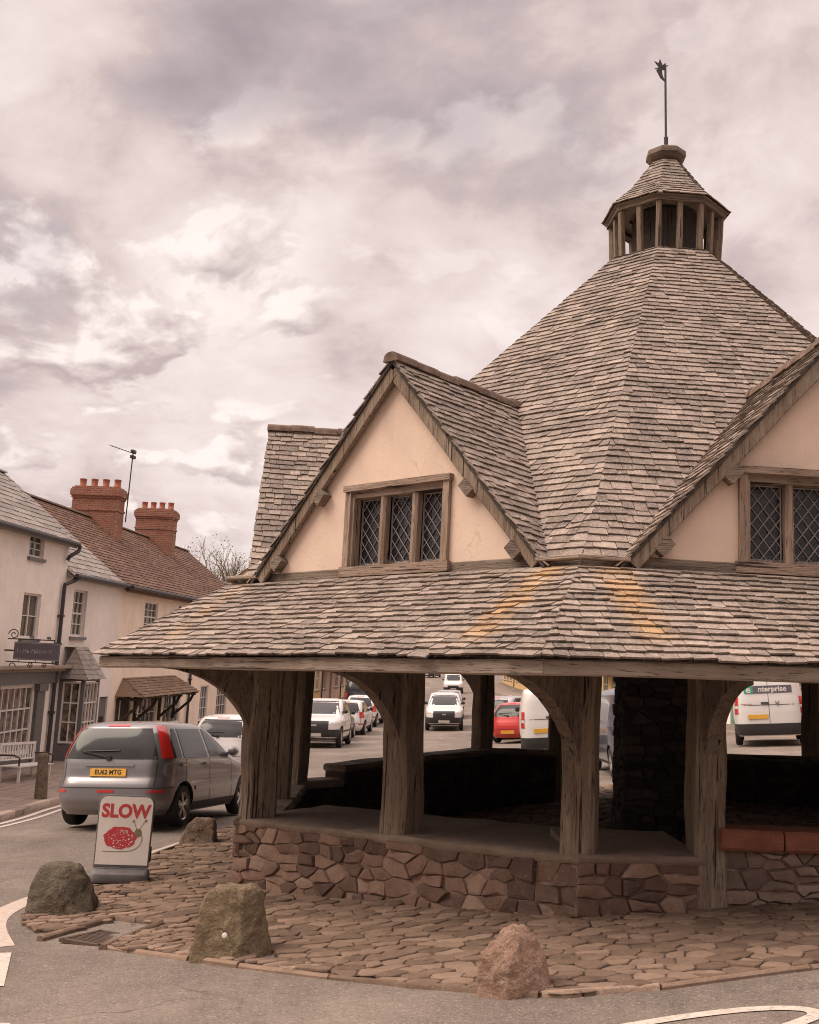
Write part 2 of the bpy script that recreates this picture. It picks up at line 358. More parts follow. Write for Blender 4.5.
    MT['seam']=plain('door_seam',(.045,.04,.04),.7,0,0)
    # pavement sign
    MT['sign_white']=plain('sign_white',(.86,.79,.71),.45,0,.06,5); MT['sign_red']=plain('sign_red',(.60,.06,.065),.5,0,.08,20); MT['sign_base']=plain('sign_base',(.13,.12,.115),.65,0,.15,12); MT['snail_skin']=plain('snail_olive',(.26,.21,.11),.6,0,.1,30)
    MT['van_green']=plain('van_green',(.05,.30,.19),.4,0,0)
    MT['fascia_green']=plain('fascia_green',(.10,.22,.15),.5,0,.1,5)
    # boulders
    def boulder(name,stops,moss,mc):
        m,nt,b=newmat(name); k=NT(nt); P=k.pos()
        n1=k.noise(P,4,7,.72); n2=k.noise(P,45,5,.7)
        c=k.ramp(n1,stops); c=k.mix(k.mr(k.noise(P,3.2,5,.8),.5,.66,0,moss),c,mc); c=k.mix(k.mr(n2,.53,.66,0,.65),c,tuple(x*.35 for x in stops[1][1])); c=k.mix(k.mr(k.noise(P,75,4,.7),.56,.66,0,.5),c,tuple(min(.7,x*1.3) for x in stops[2][1]))
        vo=k.n('ShaderNodeTexVoronoi',_feature='DISTANCE_TO_EDGE'); vo.inputs['Scale'].default_value=4.2; tn=k.n('ShaderNodeTexNoise'); tn.inputs['Scale'].default_value=4; tn.inputs['Detail'].default_value=5; k.link(P,tn.inputs['Vector'])
        wv=k.n('ShaderNodeVectorMath',_operation='ADD'); k.link(P,wv.inputs[0]); sv=k.n('ShaderNodeVectorMath',_operation='SCALE'); k.link(tn.outputs['Color'],sv.inputs[0]); sv.inputs['Scale'].default_value=.35; k.link(sv.outputs[0],wv.inputs[1]); k.link(wv.outputs[0],vo.inputs['Vector'])
        crk=k.math('MULTIPLY',k.mr(vo.outputs['Distance'],.004,.03,1,0),k.mr(n1,.5,.66,0,.45)); c=k.mix(crk,c,tuple(x*.3 for x in stops[0][1]))
        k.link(c,b.inputs['Base Color']); b.inputs['Roughness'].default_value=.92; b.inputs['Specular IOR Level'].default_value=.2
        k.bump(k.math('SUBTRACT',k.math('ADD',k.math('MULTIPLY',n1,1.3),n2),crk),1.,.04,b); MT[name]=m
    boulder('boulder_olive',[(.3,(.10,.082,.06)),(.5,(.17,.138,.10)),(.72,(.28,.225,.165))],.55,(.10,.092,.042))
    boulder('boulder_tan',[(.3,(.16,.115,.07)),(.5,(.27,.2,.125)),(.72,(.38,.29,.19))],.6,(.09,.085,.035))
    boulder('boulder_pink',[(.3,(.25,.145,.105)),(.5,(.40,.25,.18)),(.72,(.55,.42,.33))],.3,(.2,.15,.08))
    boulder('boulder_brown',[(.3,(.13,.085,.06)),(.5,(.24,.165,.12)),(.72,(.4,.3,.22))],.3,(.3,.25,.19))
    MT['bark']=plain('bark',(.15,.115,.085),.95,0,.3,12,.1,.4); MT['twig']=plain('twig',(.21,.165,.11),.95,0,.3,12)
    MT['foliage']=plain('foliage',(.10,.095,.035),.9,0,.5,1.5); MT['hillgrass']=plain('hill_grass',(.10,.10,.05),.95,0,.5,.05)
    MT['bollard']=plain('bollard_wood',(.15,.11,.08),.9,0,.4,14,.2,.4)

# ------------------------------------------------------------------ market hall
X0,Y0=3.3657,15.0; AZ=R(19.19); MC=Vector((X0,Y0,0)); C225=math.cos(R(22.5)); S225=math.sin(R(22.5))
def fdir(k):
    ang=AZ-math.pi/4*(k-2)-math.pi/8
    return Vector((-math.sin(ang),-math.cos(ang),0)),Vector((math.cos(ang),-math.sin(ang),0))
def cdir(k):
    ang=AZ-math.pi/4*(k-2); return Vector((-math.sin(ang),-math.cos(ang),0))
def FP(k,x,r,z):
    o,a=fdir(k); return MC+o*r+a*x+Vector((0,0,z))
PB=(7.235,2.105); PT=(5.85,2.94)
EZ=[.35,0,0,.12,.5,.6,.62,.55]         # the ground climbs behind the hall and the eaves climb with it         # pentice roof: corner radius and height, bottom and top
for k in (1,2,0):
    for sx in (-2.0,2.0):
        rt=PT[0]*C225; rb=PB[0]*C225
        wob=.18 if sx<0 else -.05
        STREAKS.append((FP(k,sx*1.0,rt,PT[1]),FP(k,sx*1.02+wob,rt+(rb-rt)*(.85 if k!=0 else .6),PT[1]+(PB[1]-PT[1])*(.85 if k!=0 else .6)),.2 if (k,sx) in((1,2.0),(2,-2.0)) else .14,1. if (k,sx) in((1,2.0),(2,-2.0)) else .5))

def slate_field(mb,O,U,V,N,rows,vmax,course,wr,thick,m=0,tone=(0,1),jit=.012,length=1.7,over=0.03,lift=1.5):
    """courses of separate slates on a roof plane; rows(v) gives the (left,right) spans at height v"""
    O,U,V,N=Vector(O),Vector(U),Vector(V),Vector(N)
    flip=U.cross(V).dot(N)<0
    def P(u,v,n): return O+U*u+V*v+N*n
    i=0; v=-over
    while v<vmax-.01:
        ln=course*length; v1=min(v+ln,vmax+.02)
        sp0=rows(max(v,0)); sp1=rows(min(v1,vmax))
        base=RNG.uniform(-.12,.12)
        for si in range(min(len(sp0),len(sp1))):
            l0,r0=sp0[si]; l1,r1=sp1[si]
            if r0-l0<.02: continue
            u=l0; first=True
            w=RNG.uniform(*wr)*RNG.uniform(.4,1)
            while u<r0-.001:
                e=u+w
                last=e>r0-wr[0]*.5
                if last: e=r0
                j1=RNG.uniform(-jit,jit)-(.03 if RNG.random()<.03 else 0); j2=j1+RNG.uniform(-jit,jit)*.9
                tl=l1 if first else u; tr=r1 if last else e
                tl=min(max(tl,min(l0,l1)),max(r0,r1)); 
                if tr<tl: tr=tl+.001
                g=.003
                h1=thick*lift+RNG.uniform(-.3,.4)*thick; h2=thick*lift+RNG.uniform(-.3,.4)*thick
                a=mb.vert(P(u+g,v+j1,h1)); b=mb.vert(P(e-g,v+j2,h2)); c=mb.vert(P(tr-g,v1,.002)); d=mb.vert(P(tl+g,v1,.002))
                a0=mb.vert(P(u+g,v+j1+.004,h1-thick)); b0=mb.vert(P(e-g,v+j2+.004,h2-thick)); c0=mb.vert(P(tr-g,v1,-.012)); d0=mb.vert(P(tl+g,v1,-.012))
                t=min(1,max(0,RNG.uniform(*tone)+base))
                for q in ((a,b,c,d),(a0,b0,b,a),(b0,c0,c,b),(d0,a0,a,d)):
                    mb.face(q[::-1] if flip else q,m,t)
                u=e; first=False; w=RNG.uniform(*wr)
        i+=1; v+=course*RNG.uniform(.93,1.07)

def rubble(mb,P,x0,x1,z0,z1,tgt,depth=.045,m=0,seed=0.,tone=(0,1),aspect=1.7):
    """rubble masonry: P(x,z,n) maps to the world; every stone its own bulging face set"""
    stones=[]
    def split(a,b,c,d,lv):
        w=b-a;h=d-c
        area=RNG.uniform(.22,2.3)*tgt
        if w*h<area or lv>12: stones.append((a,b,c,d)); return
        f=RNG.uniform(.34,.66)
        if w/h>RNG.uniform(1.3,2.6)*aspect*.6: split(a,a+w*f,c,d,lv+1); split(a+w*f,b,c,d,lv+1)
        else: split(a,b,c,c+h*f,lv+1); split(a,b,c+h*f,d,lv+1)
    split(x0,x1,z0,z1,0)
    # stone outlines: irregular polygons grown round jittered centres, clipped to the wall
    AZ_=2.1; pts=[((a+b)/2+RNG.uniform(-.2,.2)*(b-a),((c+d)/2+RNG.uniform(-.14,.14)*(d-c))*AZ_) for a,b,c,d in stones]
    for p,poly in zip(pts,cells(pts,.62)):
        for (nx_,nz__,lim) in ((1,0,x1),(-1,0,-x0),(0,1,z1*AZ_),(0,-1,-z0*AZ_)):
            new=[]
            for i in range(len(poly)):
                A=poly[i];B=poly[(i+1)%len(poly)]; da=A[0]*nx_+A[1]*nz__-lim; db=B[0]*nx_+B[1]*nz__-lim
                if da<=0:new.append(A)
                if da*db<0: t=da/(da-db); new.append((A[0]+(B[0]-A[0])*t,A[1]+(B[1]-A[1])*t))
            poly=new
            if len(poly)<3:break
        if len(poly)<3: continue
        P2=[(x,z/AZ_) for x,z in poly]; cx=sum(q[0] for q in P2)/len(P2); cz=sum(q[1] for q in P2)/len(P2)
        t=RNG.uniform(*tone); dep=depth*RNG.uniform(.3,.95); g=RNG.uniform(.002,.008)
        tx=RNG.uniform(-.16,.16); tz=RNG.uniform(-.2,.12)
        Q=[]
        for i in range(len(P2)):
            A=P2[i];B=P2[(i+1)%len(P2)]; L=math.dist(A,B)
            if L<.015: continue
            n=max(2,int(L/.05))
            for j in range(n):
                f=(j+.5)/n; f=.5+(f-.5)*.97*n/(n-1) if n>1 else f; f=min(.975,max(.025,f))
                x=A[0]+(B[0]-A[0])*f; z=A[1]+(B[1]-A[1])*f
                Q.append((x+.010*nz(x*13+seed,z*13,2),z+.010*nz(x*13,z*13+seed,5)))
        if len(Q)<4: continue
        rings=[]; rad=sum(math.dist(q,(cx,cz)) for q in Q)/len(Q)
        for (sh,nn) in ((g,-.03),(g+.002,dep*.55),(g+.010,dep*.9),(rad*.40,dep),(rad*.78,dep)):
            ring=[]
            for x,z in Q:
                d=max(1e-4,math.dist((x,z),(cx,cz))); k=max(.1,(d-sh)/d); X=cx+(x-cx)*k; Z=cz+(z-cz)*k
                n=nn
                if nn>0: n=nn+((X-cx)*tx+(Z-cz)*tz)+.012*nz(X*8+seed,Z*8,t*7)+.006*nz(X*25,Z*25,seed)
                ring.append(mb.vert(P(X,Z,n)))
            rings.append(ring)
        n=len(Q)
        for a_ in range(len(rings)-1):
            for b_ in range(n): mb.face([rings[a_][b_],rings[a_][(b_+1)%n],rings[a_+1][(b_+1)%n],rings[a_+1][b_]],m,t)
        mb.face(rings[-1],m,t)

def build_market():
    root=empty('market_hall',MC+Vector((0,0,.2)),'octagonal open-sided timber market hall with stone slate roofs, gables and a lantern on top','market hall')
    # ---- corner positions of the low walls
    RW=5.576
    Wc=[MC+cdir(k)*RW for k in range(8)]
    Wc[7]=Wc[7]+Vector((.42,.1,0)); Wc[0]=Wc[0]+Vector((.22,0,0))
    sill={0:.62,1:.47,2:.57,3:.80,4:1.1,5:1.36,6:1.22,7:1.14}
    def wallrun(k,t0,t1,sl0,sl1,mat,tgt,seed,cope='timber',tone=(0,1),th=.42,jut=0.0,inner='stone_shaded'):
        A=Wc[k];B=Wc[(k+1)%8]; d=(B-A); L=d.length; d=d/L; o=Vector((d.y,-d.x,0))
        if o.dot(A+B-2*MC)<0: o=-o
        a=L*t0;b=L*t1
        zt=lambda x:(sl0+(sl1-sl0)*((x-a)/(b-a)))
        def P(x,z,n): return A+d*x+o*(n-.03+jut)+Vector((0,0,z+zt(x)-tp))
        tp=.05 if cope=='ledge' else .1
        mb=MB()
        zb=min(hgt(*(A+d*a).xy),hgt(*(B).xy))-.25-max(sl0,sl1)+.1
        rubble(mb,P,a,b,zb,0.0,tgt,.05,0,seed,tone)
        # mortar core
        Q=lambda x,n,z:A+d*x+o*n+Vector((0,0,z))
        mb.hexa([Q(a,-.025+jut,zb+zt(a)),Q(b,-.025+jut,zb+zt(b)),Q(b,-th,zb+zt(b)),Q(a,-th,zb+zt(a)),Q(a,-.025+jut,zt(a)-tp),Q(b,-.025+jut,zt(b)-tp),Q(b,-th,zt(b)-tp),Q(a,-th,zt(a)-tp)],1,.3)
        n0=len(mb.f)
        # inner face: darker mortar and stone, the hall's shade painted in
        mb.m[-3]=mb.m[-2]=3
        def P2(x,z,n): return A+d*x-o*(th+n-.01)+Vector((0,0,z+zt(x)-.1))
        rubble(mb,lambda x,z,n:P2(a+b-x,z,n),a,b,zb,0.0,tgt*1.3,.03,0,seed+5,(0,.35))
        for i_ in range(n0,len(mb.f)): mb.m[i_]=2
        w=mb.build('rubble_wall',[mat,MT['mortar'],MT['stone_shaded'],MT['mortar_dark']],root); smooth_by_angle(w,40)
        cmb=MB()
        if cope=='timber':
            n=max(1,round((b-a)/2.2)); 
            for i in range(n):
                xa=a+(b-a)*i/n; xb=a+(b-a)*(i+1)/n-.006
                pts=[Q(xa+(xb-xa)*j/10,-th/2+.02,zt(xa+(xb-xa)*j/10)-.05+.012*nz(xa+j*.4,seed,2)) for j in range(11)]
                cmb.timber(pts,th+.06,.105,(0,0,1),0,.03,.012,seed=seed+i)
            c=cmb.build('sill_timber',MT['timber_h'],w); smooth_by_angle(c,40)
        elif cope=='ledge':
            # broad worn ledge: uneven front edge, flush with the wall, rising a little inwards
            nx_=int((b-a)/.12); ny_=6; ids=[]
            for i in range(nx_+1):
                x=a+(b-a)*i/nx_; row=[]
                f0=.012+.03*nz(x*1.9,seed,1)+.016*nz(x*7,seed,2)
                for (n_,z_) in [(f0-.02,-.075+.035*nz(x*3,seed,8)),(f0,-.05+.03*nz(x*3,seed,8)),(f0+.004,-.016)]+[(f0-.012-(th+.1)*j/ny_,.0+.10*(j/ny_)+.018*nz(x*2.5,j*.7,seed)) for j in range(ny_+1)]+[(-th-.1,-.4)]:
                    row.append(cmb.vert(Q(x,n_,zt(x)+z_)))
                ids.append(row)
            for i in range(nx_):
                tt=.1+.75*(nz(math.floor(i/7)*3.7,seed,3)*.5+.5)
                for j in range(len(ids[0])-1): cmb.face([ids[i][j],ids[i+1][j],ids[i+1][j+1],ids[i][j+1]],0,tt)
            cmb.face(ids[0]); cmb.face(ids[-1][::-1])
            c=fixn(cmb.build('stone_ledge',MT['ledge'],w)); smooth_by_angle(c,45)
        elif cope=='slab':
            n=max(1,round((b-a)/.56))
            for i in range(n):
                xa=a+(b-a)*i/n+.004; xb=a+(b-a)*(i+1)/n-.006
                pts=[Q(xa+(xb-xa)*j/6,-th/2+.025,zt(xa)-.02+.006*nz(xa*3+j,seed,4)) for j in range(7)]
                cm=MB(); cm.timber(pts,th+.07,.17,(0,0,1),0,.025,.01,seed=i*3.3,t=RNG.random())
                c=cm.build('coping_slab',MT['redslab'],w); smooth_by_angle(c,40)
        elif cope=='stone':
            cmb.timber([Q(a+(b-a)*j/8,-th/2+.02,zt(a+(b-a)*j/8)-.055) for j in range(9)],th+.07,.12,(0,0,1),0,.03,.012,seed=seed)
            c=cmb.build('coping_stone',MT['stone_kerb'],w); smooth_by_angle(c,40)
        return w
    wallrun(1,-.016,1.004,sill[1],sill[2],MT['stone'],.038,3.1,'ledge',th=1.25)
    wallrun(2,-.004,.245,sill[2]+.01,.60,MT['stone'],.038,8.3,'ledge',th=1.1)
    wallrun(2,.275,1.01,.775,.775,MT['stone_light'],.026,12.7,'slab',(.2,1),jut=-.03,th=.55)
    wallrun(3,0,1,sill[3],1.0,MT['stone_light'],.04,15.2,'slab')
    wallrun(4,.0,1,1.1,1.36,MT['stone'],.05,18.4)
    wallrun(5,0,1,sill[5],sill[6],MT['stone'],.05,21.6)
    wallrun(6,0,.30,sill[6],1.2,MT['stone'],.05,24.2)
    wallrun(6,.66,1.0,1.16,sill[7],MT['stone'],.05,27.9)
    wallrun(7,0,.80,sill[7],.86,MT['stone'],.05,31.3)
    wallrun(7,.80,1.0,.66,.62,MT['stone'],.05,33.3,'stone')
    wallrun(0,0,1.006,.60,sill[1],MT['stone'],.05,36.5)
    # ---- posts with outward knee braces
    EAVEZ=1.975
    def post(P,base,w,d,out,top=2.12,seed=0,brace=True,face=None,lean=(0,0),mat='timber_v',reach=1.42,ez=0.,yaw=0.):
        EAVEZ=1.975+ez; top=top+ez
        mb=MB(); out=Vector(out)
        up=Vector((0,0,1)); a=P+Vector((0,0,base)); b=P+Vector((lean[0],lean[1],top))
        mb.timber([a,b],w,d,out,0,.03,.014,12,taper=.97,seed=seed)
        p=mb.build('post',MT[mat],root); smooth_by_angle(p,40)
        if brace:
            bm_=MB(); path=[]
            if yaw: out=Matrix.Rotation(R(yaw),3,'Z')@out
            s=P+out*(d*.35)
            for i in range(11):
                t=i/10; ang=t*math.pi/2
                rr=reach-d*.35
                x=(1-math.cos(ang))*rr*.97; z=1.12+ez+math.sin(ang)*(EAVEZ+.03-1.12-ez)
                path.append(s+out*x+Vector((0,0,z)))
            side=up.cross(out)
            # solid curved bracket: upper edge straight to the post, lower edge curved
            ring_out=[]
            th=.13
            pts=[(p0-out*.0) for p0 in path]
            n=len(pts)
            for sgn in (0,):
                pass
            L=[];Rr=[];L2=[];R2=[]
            for i,p0 in enumerate(pts):
                tang=(pts[min(i+1,n-1)]-pts[max(i-1,0)]).normalized()
                nrm=Vector((0,0,1))*out.dot(tang)-out*tang.z
                wd=.20+.16*(i/(n-1))**1.2*(1-(i/(n-1)))*3+.0
                q=p0+nrm*wd
                if q.z>EAVEZ+.16: q.z=EAVEZ+.16
                if (q-P).dot(out)<0: q=q-out*((q-P).dot(out))
                for lst,pp in ((L,p0-side*th/2),(Rr,p0+side*th/2),(L2,q-side*th/2),(R2,q+side*th/2)):
                    pp=pp+Vector((nz(pp.x*3,pp.y*3,pp.z*3+seed),nz(pp.y*3,pp.z*3,seed),0))*.012
                    lst.append(bm_.vert(pp))
            for i in range(n-1):
                bm_.face([L[i],Rr[i],Rr[i+1],L[i+1]]); bm_.face([L2[i],L2[i+1],R2[i+1],R2[i]])
                bm_.face([L[i],L[i+1],L2[i+1],L2[i]]); bm_.face([Rr[i],R2[i],R2[i+1],Rr[i+1]])
            bm_.face([L[0],L2[0],R2[0],Rr[0]]); bm_.face([L[-1],Rr[-1],R2[-1],L2[-1]])
            br=bm_.build('knee_brace',MT['timber_b'],p); smooth_by_angle(fixn(br),40)
        return p
    def onwall(k,t,inset=.2):
        A=Wc[k];B=Wc[(k+1)%8]; P=A.lerp(B,t); d=(B-A).normalized(); o=Vector((d.y,-d.x,0))
        if o.dot(P-MC)<0:o=-o
        return P-o*inset,o
    cin=lambda k,i=.24: Wc[k]+(MC-Wc[k]).normalized()*i
    post(cin(1,.22)-fdir(1)[1]*.04,sill[1]-.03,.33,.34,cdir(1),seed=1.,reach=1.18)
    p,o=onwall(1,.5,.2); post(p,.50,.30,.32,o,seed=4.,reach=1.2,lean=(-.03,.0))
    post(cin(2,.24)-fdir(2)[1]*.05,sill[2]-.02,.285,.32,cdir(2),seed=7.,reach=1.48,yaw=-17)
    p,o=onwall(2,.26,.17); post(p,.1,.27,.34,o,seed=11.,reach=1.0)
    p,o=onwall(2,.76,.17); post(p,.3,.32,.36,o,seed=13.)
    for k,b in ((3,.75),(4,1.05),(5,1.3),(6,1.15)): post(cin(k),b,.32,.32,cdir(k),seed=20.+k,reach=1.7,ez=EZ[k])
    post(cin(7,.2),1.08,.30,.3,cdir(7),seed=33.,reach=1.7,ez=EZ[7]); post(cin(0),.55,.34,.3,cdir(0),seed=35.,reach=1.7,ez=EZ[0])
    for k,t,b in ((0,.5,.5),(3,.5,.85),(4,.5,1.2),(5,.5,1.25),(7,.5,.95)):
        p,o=onwall(k,t); post(p,b,.30,.3,o,seed=40.+k*2.1,ez=(EZ[k]+EZ[(k+1)%8])/2)
    for t,b in ((.655,.2),(.31,.2)):
        p,o=onwall(6,t); post(p,b,.24,.26,o,seed=60.+t*9,reach=1.3,ez=.6)
    # an old second timber strapped beside the corner post
    # ---- central stone pillar
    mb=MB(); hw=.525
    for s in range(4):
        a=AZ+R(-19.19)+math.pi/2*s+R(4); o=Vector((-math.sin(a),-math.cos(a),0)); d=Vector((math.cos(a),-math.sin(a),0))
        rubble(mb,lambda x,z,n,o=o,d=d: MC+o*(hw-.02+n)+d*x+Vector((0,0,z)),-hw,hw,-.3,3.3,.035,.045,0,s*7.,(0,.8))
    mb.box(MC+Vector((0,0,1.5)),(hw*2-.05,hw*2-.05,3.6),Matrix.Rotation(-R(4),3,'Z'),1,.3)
    w=mb.build('stone_pillar',[MT['stone_shaded'],MT['mortar_dark']],root); smooth_by_angle(w,40)
    # ---- pentice roof, eave beams, soffit
    for k in range(8):
        o,a=fdir(k); rb=PB[0]*C225; rt=PT[0]*C225
        hb=PB[0]*S225; ht=PT[0]*S225
        e0,e1=EZ[k],EZ[(k+1)%8]; em=(e0+e1)/2
        V=(FP(k,0,rt,PT[1])-FP(k,0,rb,PB[1]+em)); L=V.length; V=V/L; N=a.cross(V).normalized()
        if N.z<0:N=-N
        mb=MB(); i0=0
        rows=lambda v:[(-(hb+(ht-hb)*v/L)-.012,(hb+(ht-hb)*v/L)+.012)]
        slate_field(mb,FP(k,0,rb,PB[1]+em)+Vector((0,0,0)),a,V,N,rows,L,.096,(.09,.25),.018,0,(0.0,1),.014,lift=1.7)
        O0=FP(k,0,rb,0); ox=fdir(k)[0]
        for i,v in enumerate(mb.v):
            d=Vector(v)-O0; fr_=1-min(1,max(0,-d.dot(ox)/(rb-rt))); mb.v[i]=(v[0],v[1],v[2]+(e1-e0)*.5*d.dot(a)/hb*fr_)
        mb.poly([FP(k,-hb+.03,rb-.03,PB[1]+e0-.012),FP(k,hb-.03,rb-.03,PB[1]+e1-.012),FP(k,ht,rt,PT[1]-.02),FP(k,-ht,rt,PT[1]-.02)],0,.1)
        # dark boarding under the slates
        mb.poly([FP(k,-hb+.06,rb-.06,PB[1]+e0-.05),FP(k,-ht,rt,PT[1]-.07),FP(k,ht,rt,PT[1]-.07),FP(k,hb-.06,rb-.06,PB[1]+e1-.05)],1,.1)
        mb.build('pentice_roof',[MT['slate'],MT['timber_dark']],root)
        # eave beam
        Re_=7.19; re=Re_*C225; he=Re_*S225
        mb=MB(); pts=[]
        for j in range(13):
            x=-he+.0+2*he*j/12; pts.append(FP(k,x,re-.055,2.03+e0+(e1-e0)*j/12+.012*nz(x*.8,k*3.1,0)))
        mb.timber(pts,.11,.115,(0,0,1),0,.012,.006,seed=k*2.)
        e=mb.build('eave_beam',MT['timber_eave'],root); smooth_by_angle(e,40)
        # upper wall beam
        ru=5.765*C225; hu=5.765*S225
        mb=MB(); mb.timber([FP(k,-hu+.0,ru-.07,2.985),FP(k,hu,ru-.07,2.985)],.17,.135,(0,0,1),0,.01,.006,10,seed=k*5.)
        e=mb.build('wall_beam',MT['timber_h'],root); smooth_by_angle(e,40)
        # inner ceiling boards close the hall above the posts
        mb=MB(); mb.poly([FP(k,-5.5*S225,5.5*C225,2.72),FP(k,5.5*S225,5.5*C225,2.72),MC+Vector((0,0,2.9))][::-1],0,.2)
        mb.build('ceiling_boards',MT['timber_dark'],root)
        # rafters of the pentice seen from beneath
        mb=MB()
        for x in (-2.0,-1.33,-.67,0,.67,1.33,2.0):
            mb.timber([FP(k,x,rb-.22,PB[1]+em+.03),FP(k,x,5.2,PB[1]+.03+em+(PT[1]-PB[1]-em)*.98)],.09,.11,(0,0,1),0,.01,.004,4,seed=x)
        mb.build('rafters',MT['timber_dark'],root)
    # ---- main roof
    MB_=(5.72,3.05); MTp=(.81,7.87)
    GH=1.86; GZ0=3.0; GZ1=5.17
    mb=MB()
    for k in range(8):
        o,a=fdir(k); rb=MB_[0]*C225; rt=MTp[0]*C225; hb=MB_[0]*S225; ht=MTp[0]*S225
        V=(FP(k,0,rt,MTp[1])-FP(k,0,rb,MB_[1])); L=V.length; V=V/L; N=a.cross(V).normalized()
        if N.z<0:N=-N
        def rows(v,hb=hb,ht=ht,L=L):
            w=hb+(ht-hb)*v/L; z=MB_[1]+(MTp[1]-MB_[1])*v/L
            g=GH*(1-(z-GZ0)/(GZ1-GZ0))-.16
            if g>.05: return [(-w-.01,-g),(g,w+.01)]
            return [(-w-.01,0.02),(.02,w+.01)]
        slate_field(mb,FP(k,0,rb,MB_[1]),a,V,N,rows,L,.104,(.09,.26),.016,0,(.0,1.),.012,lift=1.7)
        mb.poly([FP(k,-hb,rb,MB_[1]-.02),FP(k,hb,rb,MB_[1]-.02),FP(k,ht,rt,MTp[1]-.02),FP(k,-ht,rt,MTp[1]-.02)],0,.1)
        # small flat apron of slates tying the corner between two gables
    mb.build('main_roof',MT['slate'],root)
    # short eave at each corner between the gables
    for k in range(8):
        mb=MB(); c=cdir(k); d1=fdir(k)[1]; d0=fdir((k-1)%8)[1]; ctr=MC+c*5.86+Vector((0,0,3.015))
        pts=[ctr-d0*.42-c*.02,ctr,ctr+d1*.42-c*.02]
        mb.timber([pts[0],pts[0].lerp(pts[1],.5),pts[1],pts[1].lerp(pts[2],.5),pts[2]],.10,.04,(0,0,1),0,.008,.006,seed=k*1.7)
        mb.build('corner_eave',MT['timber_eave'],root)
    # ---- gables
    for k in range(8):
        build_gable(root,k,4 if k==2 else 3)
    # ---- lantern
    build_lantern(root)
    return root

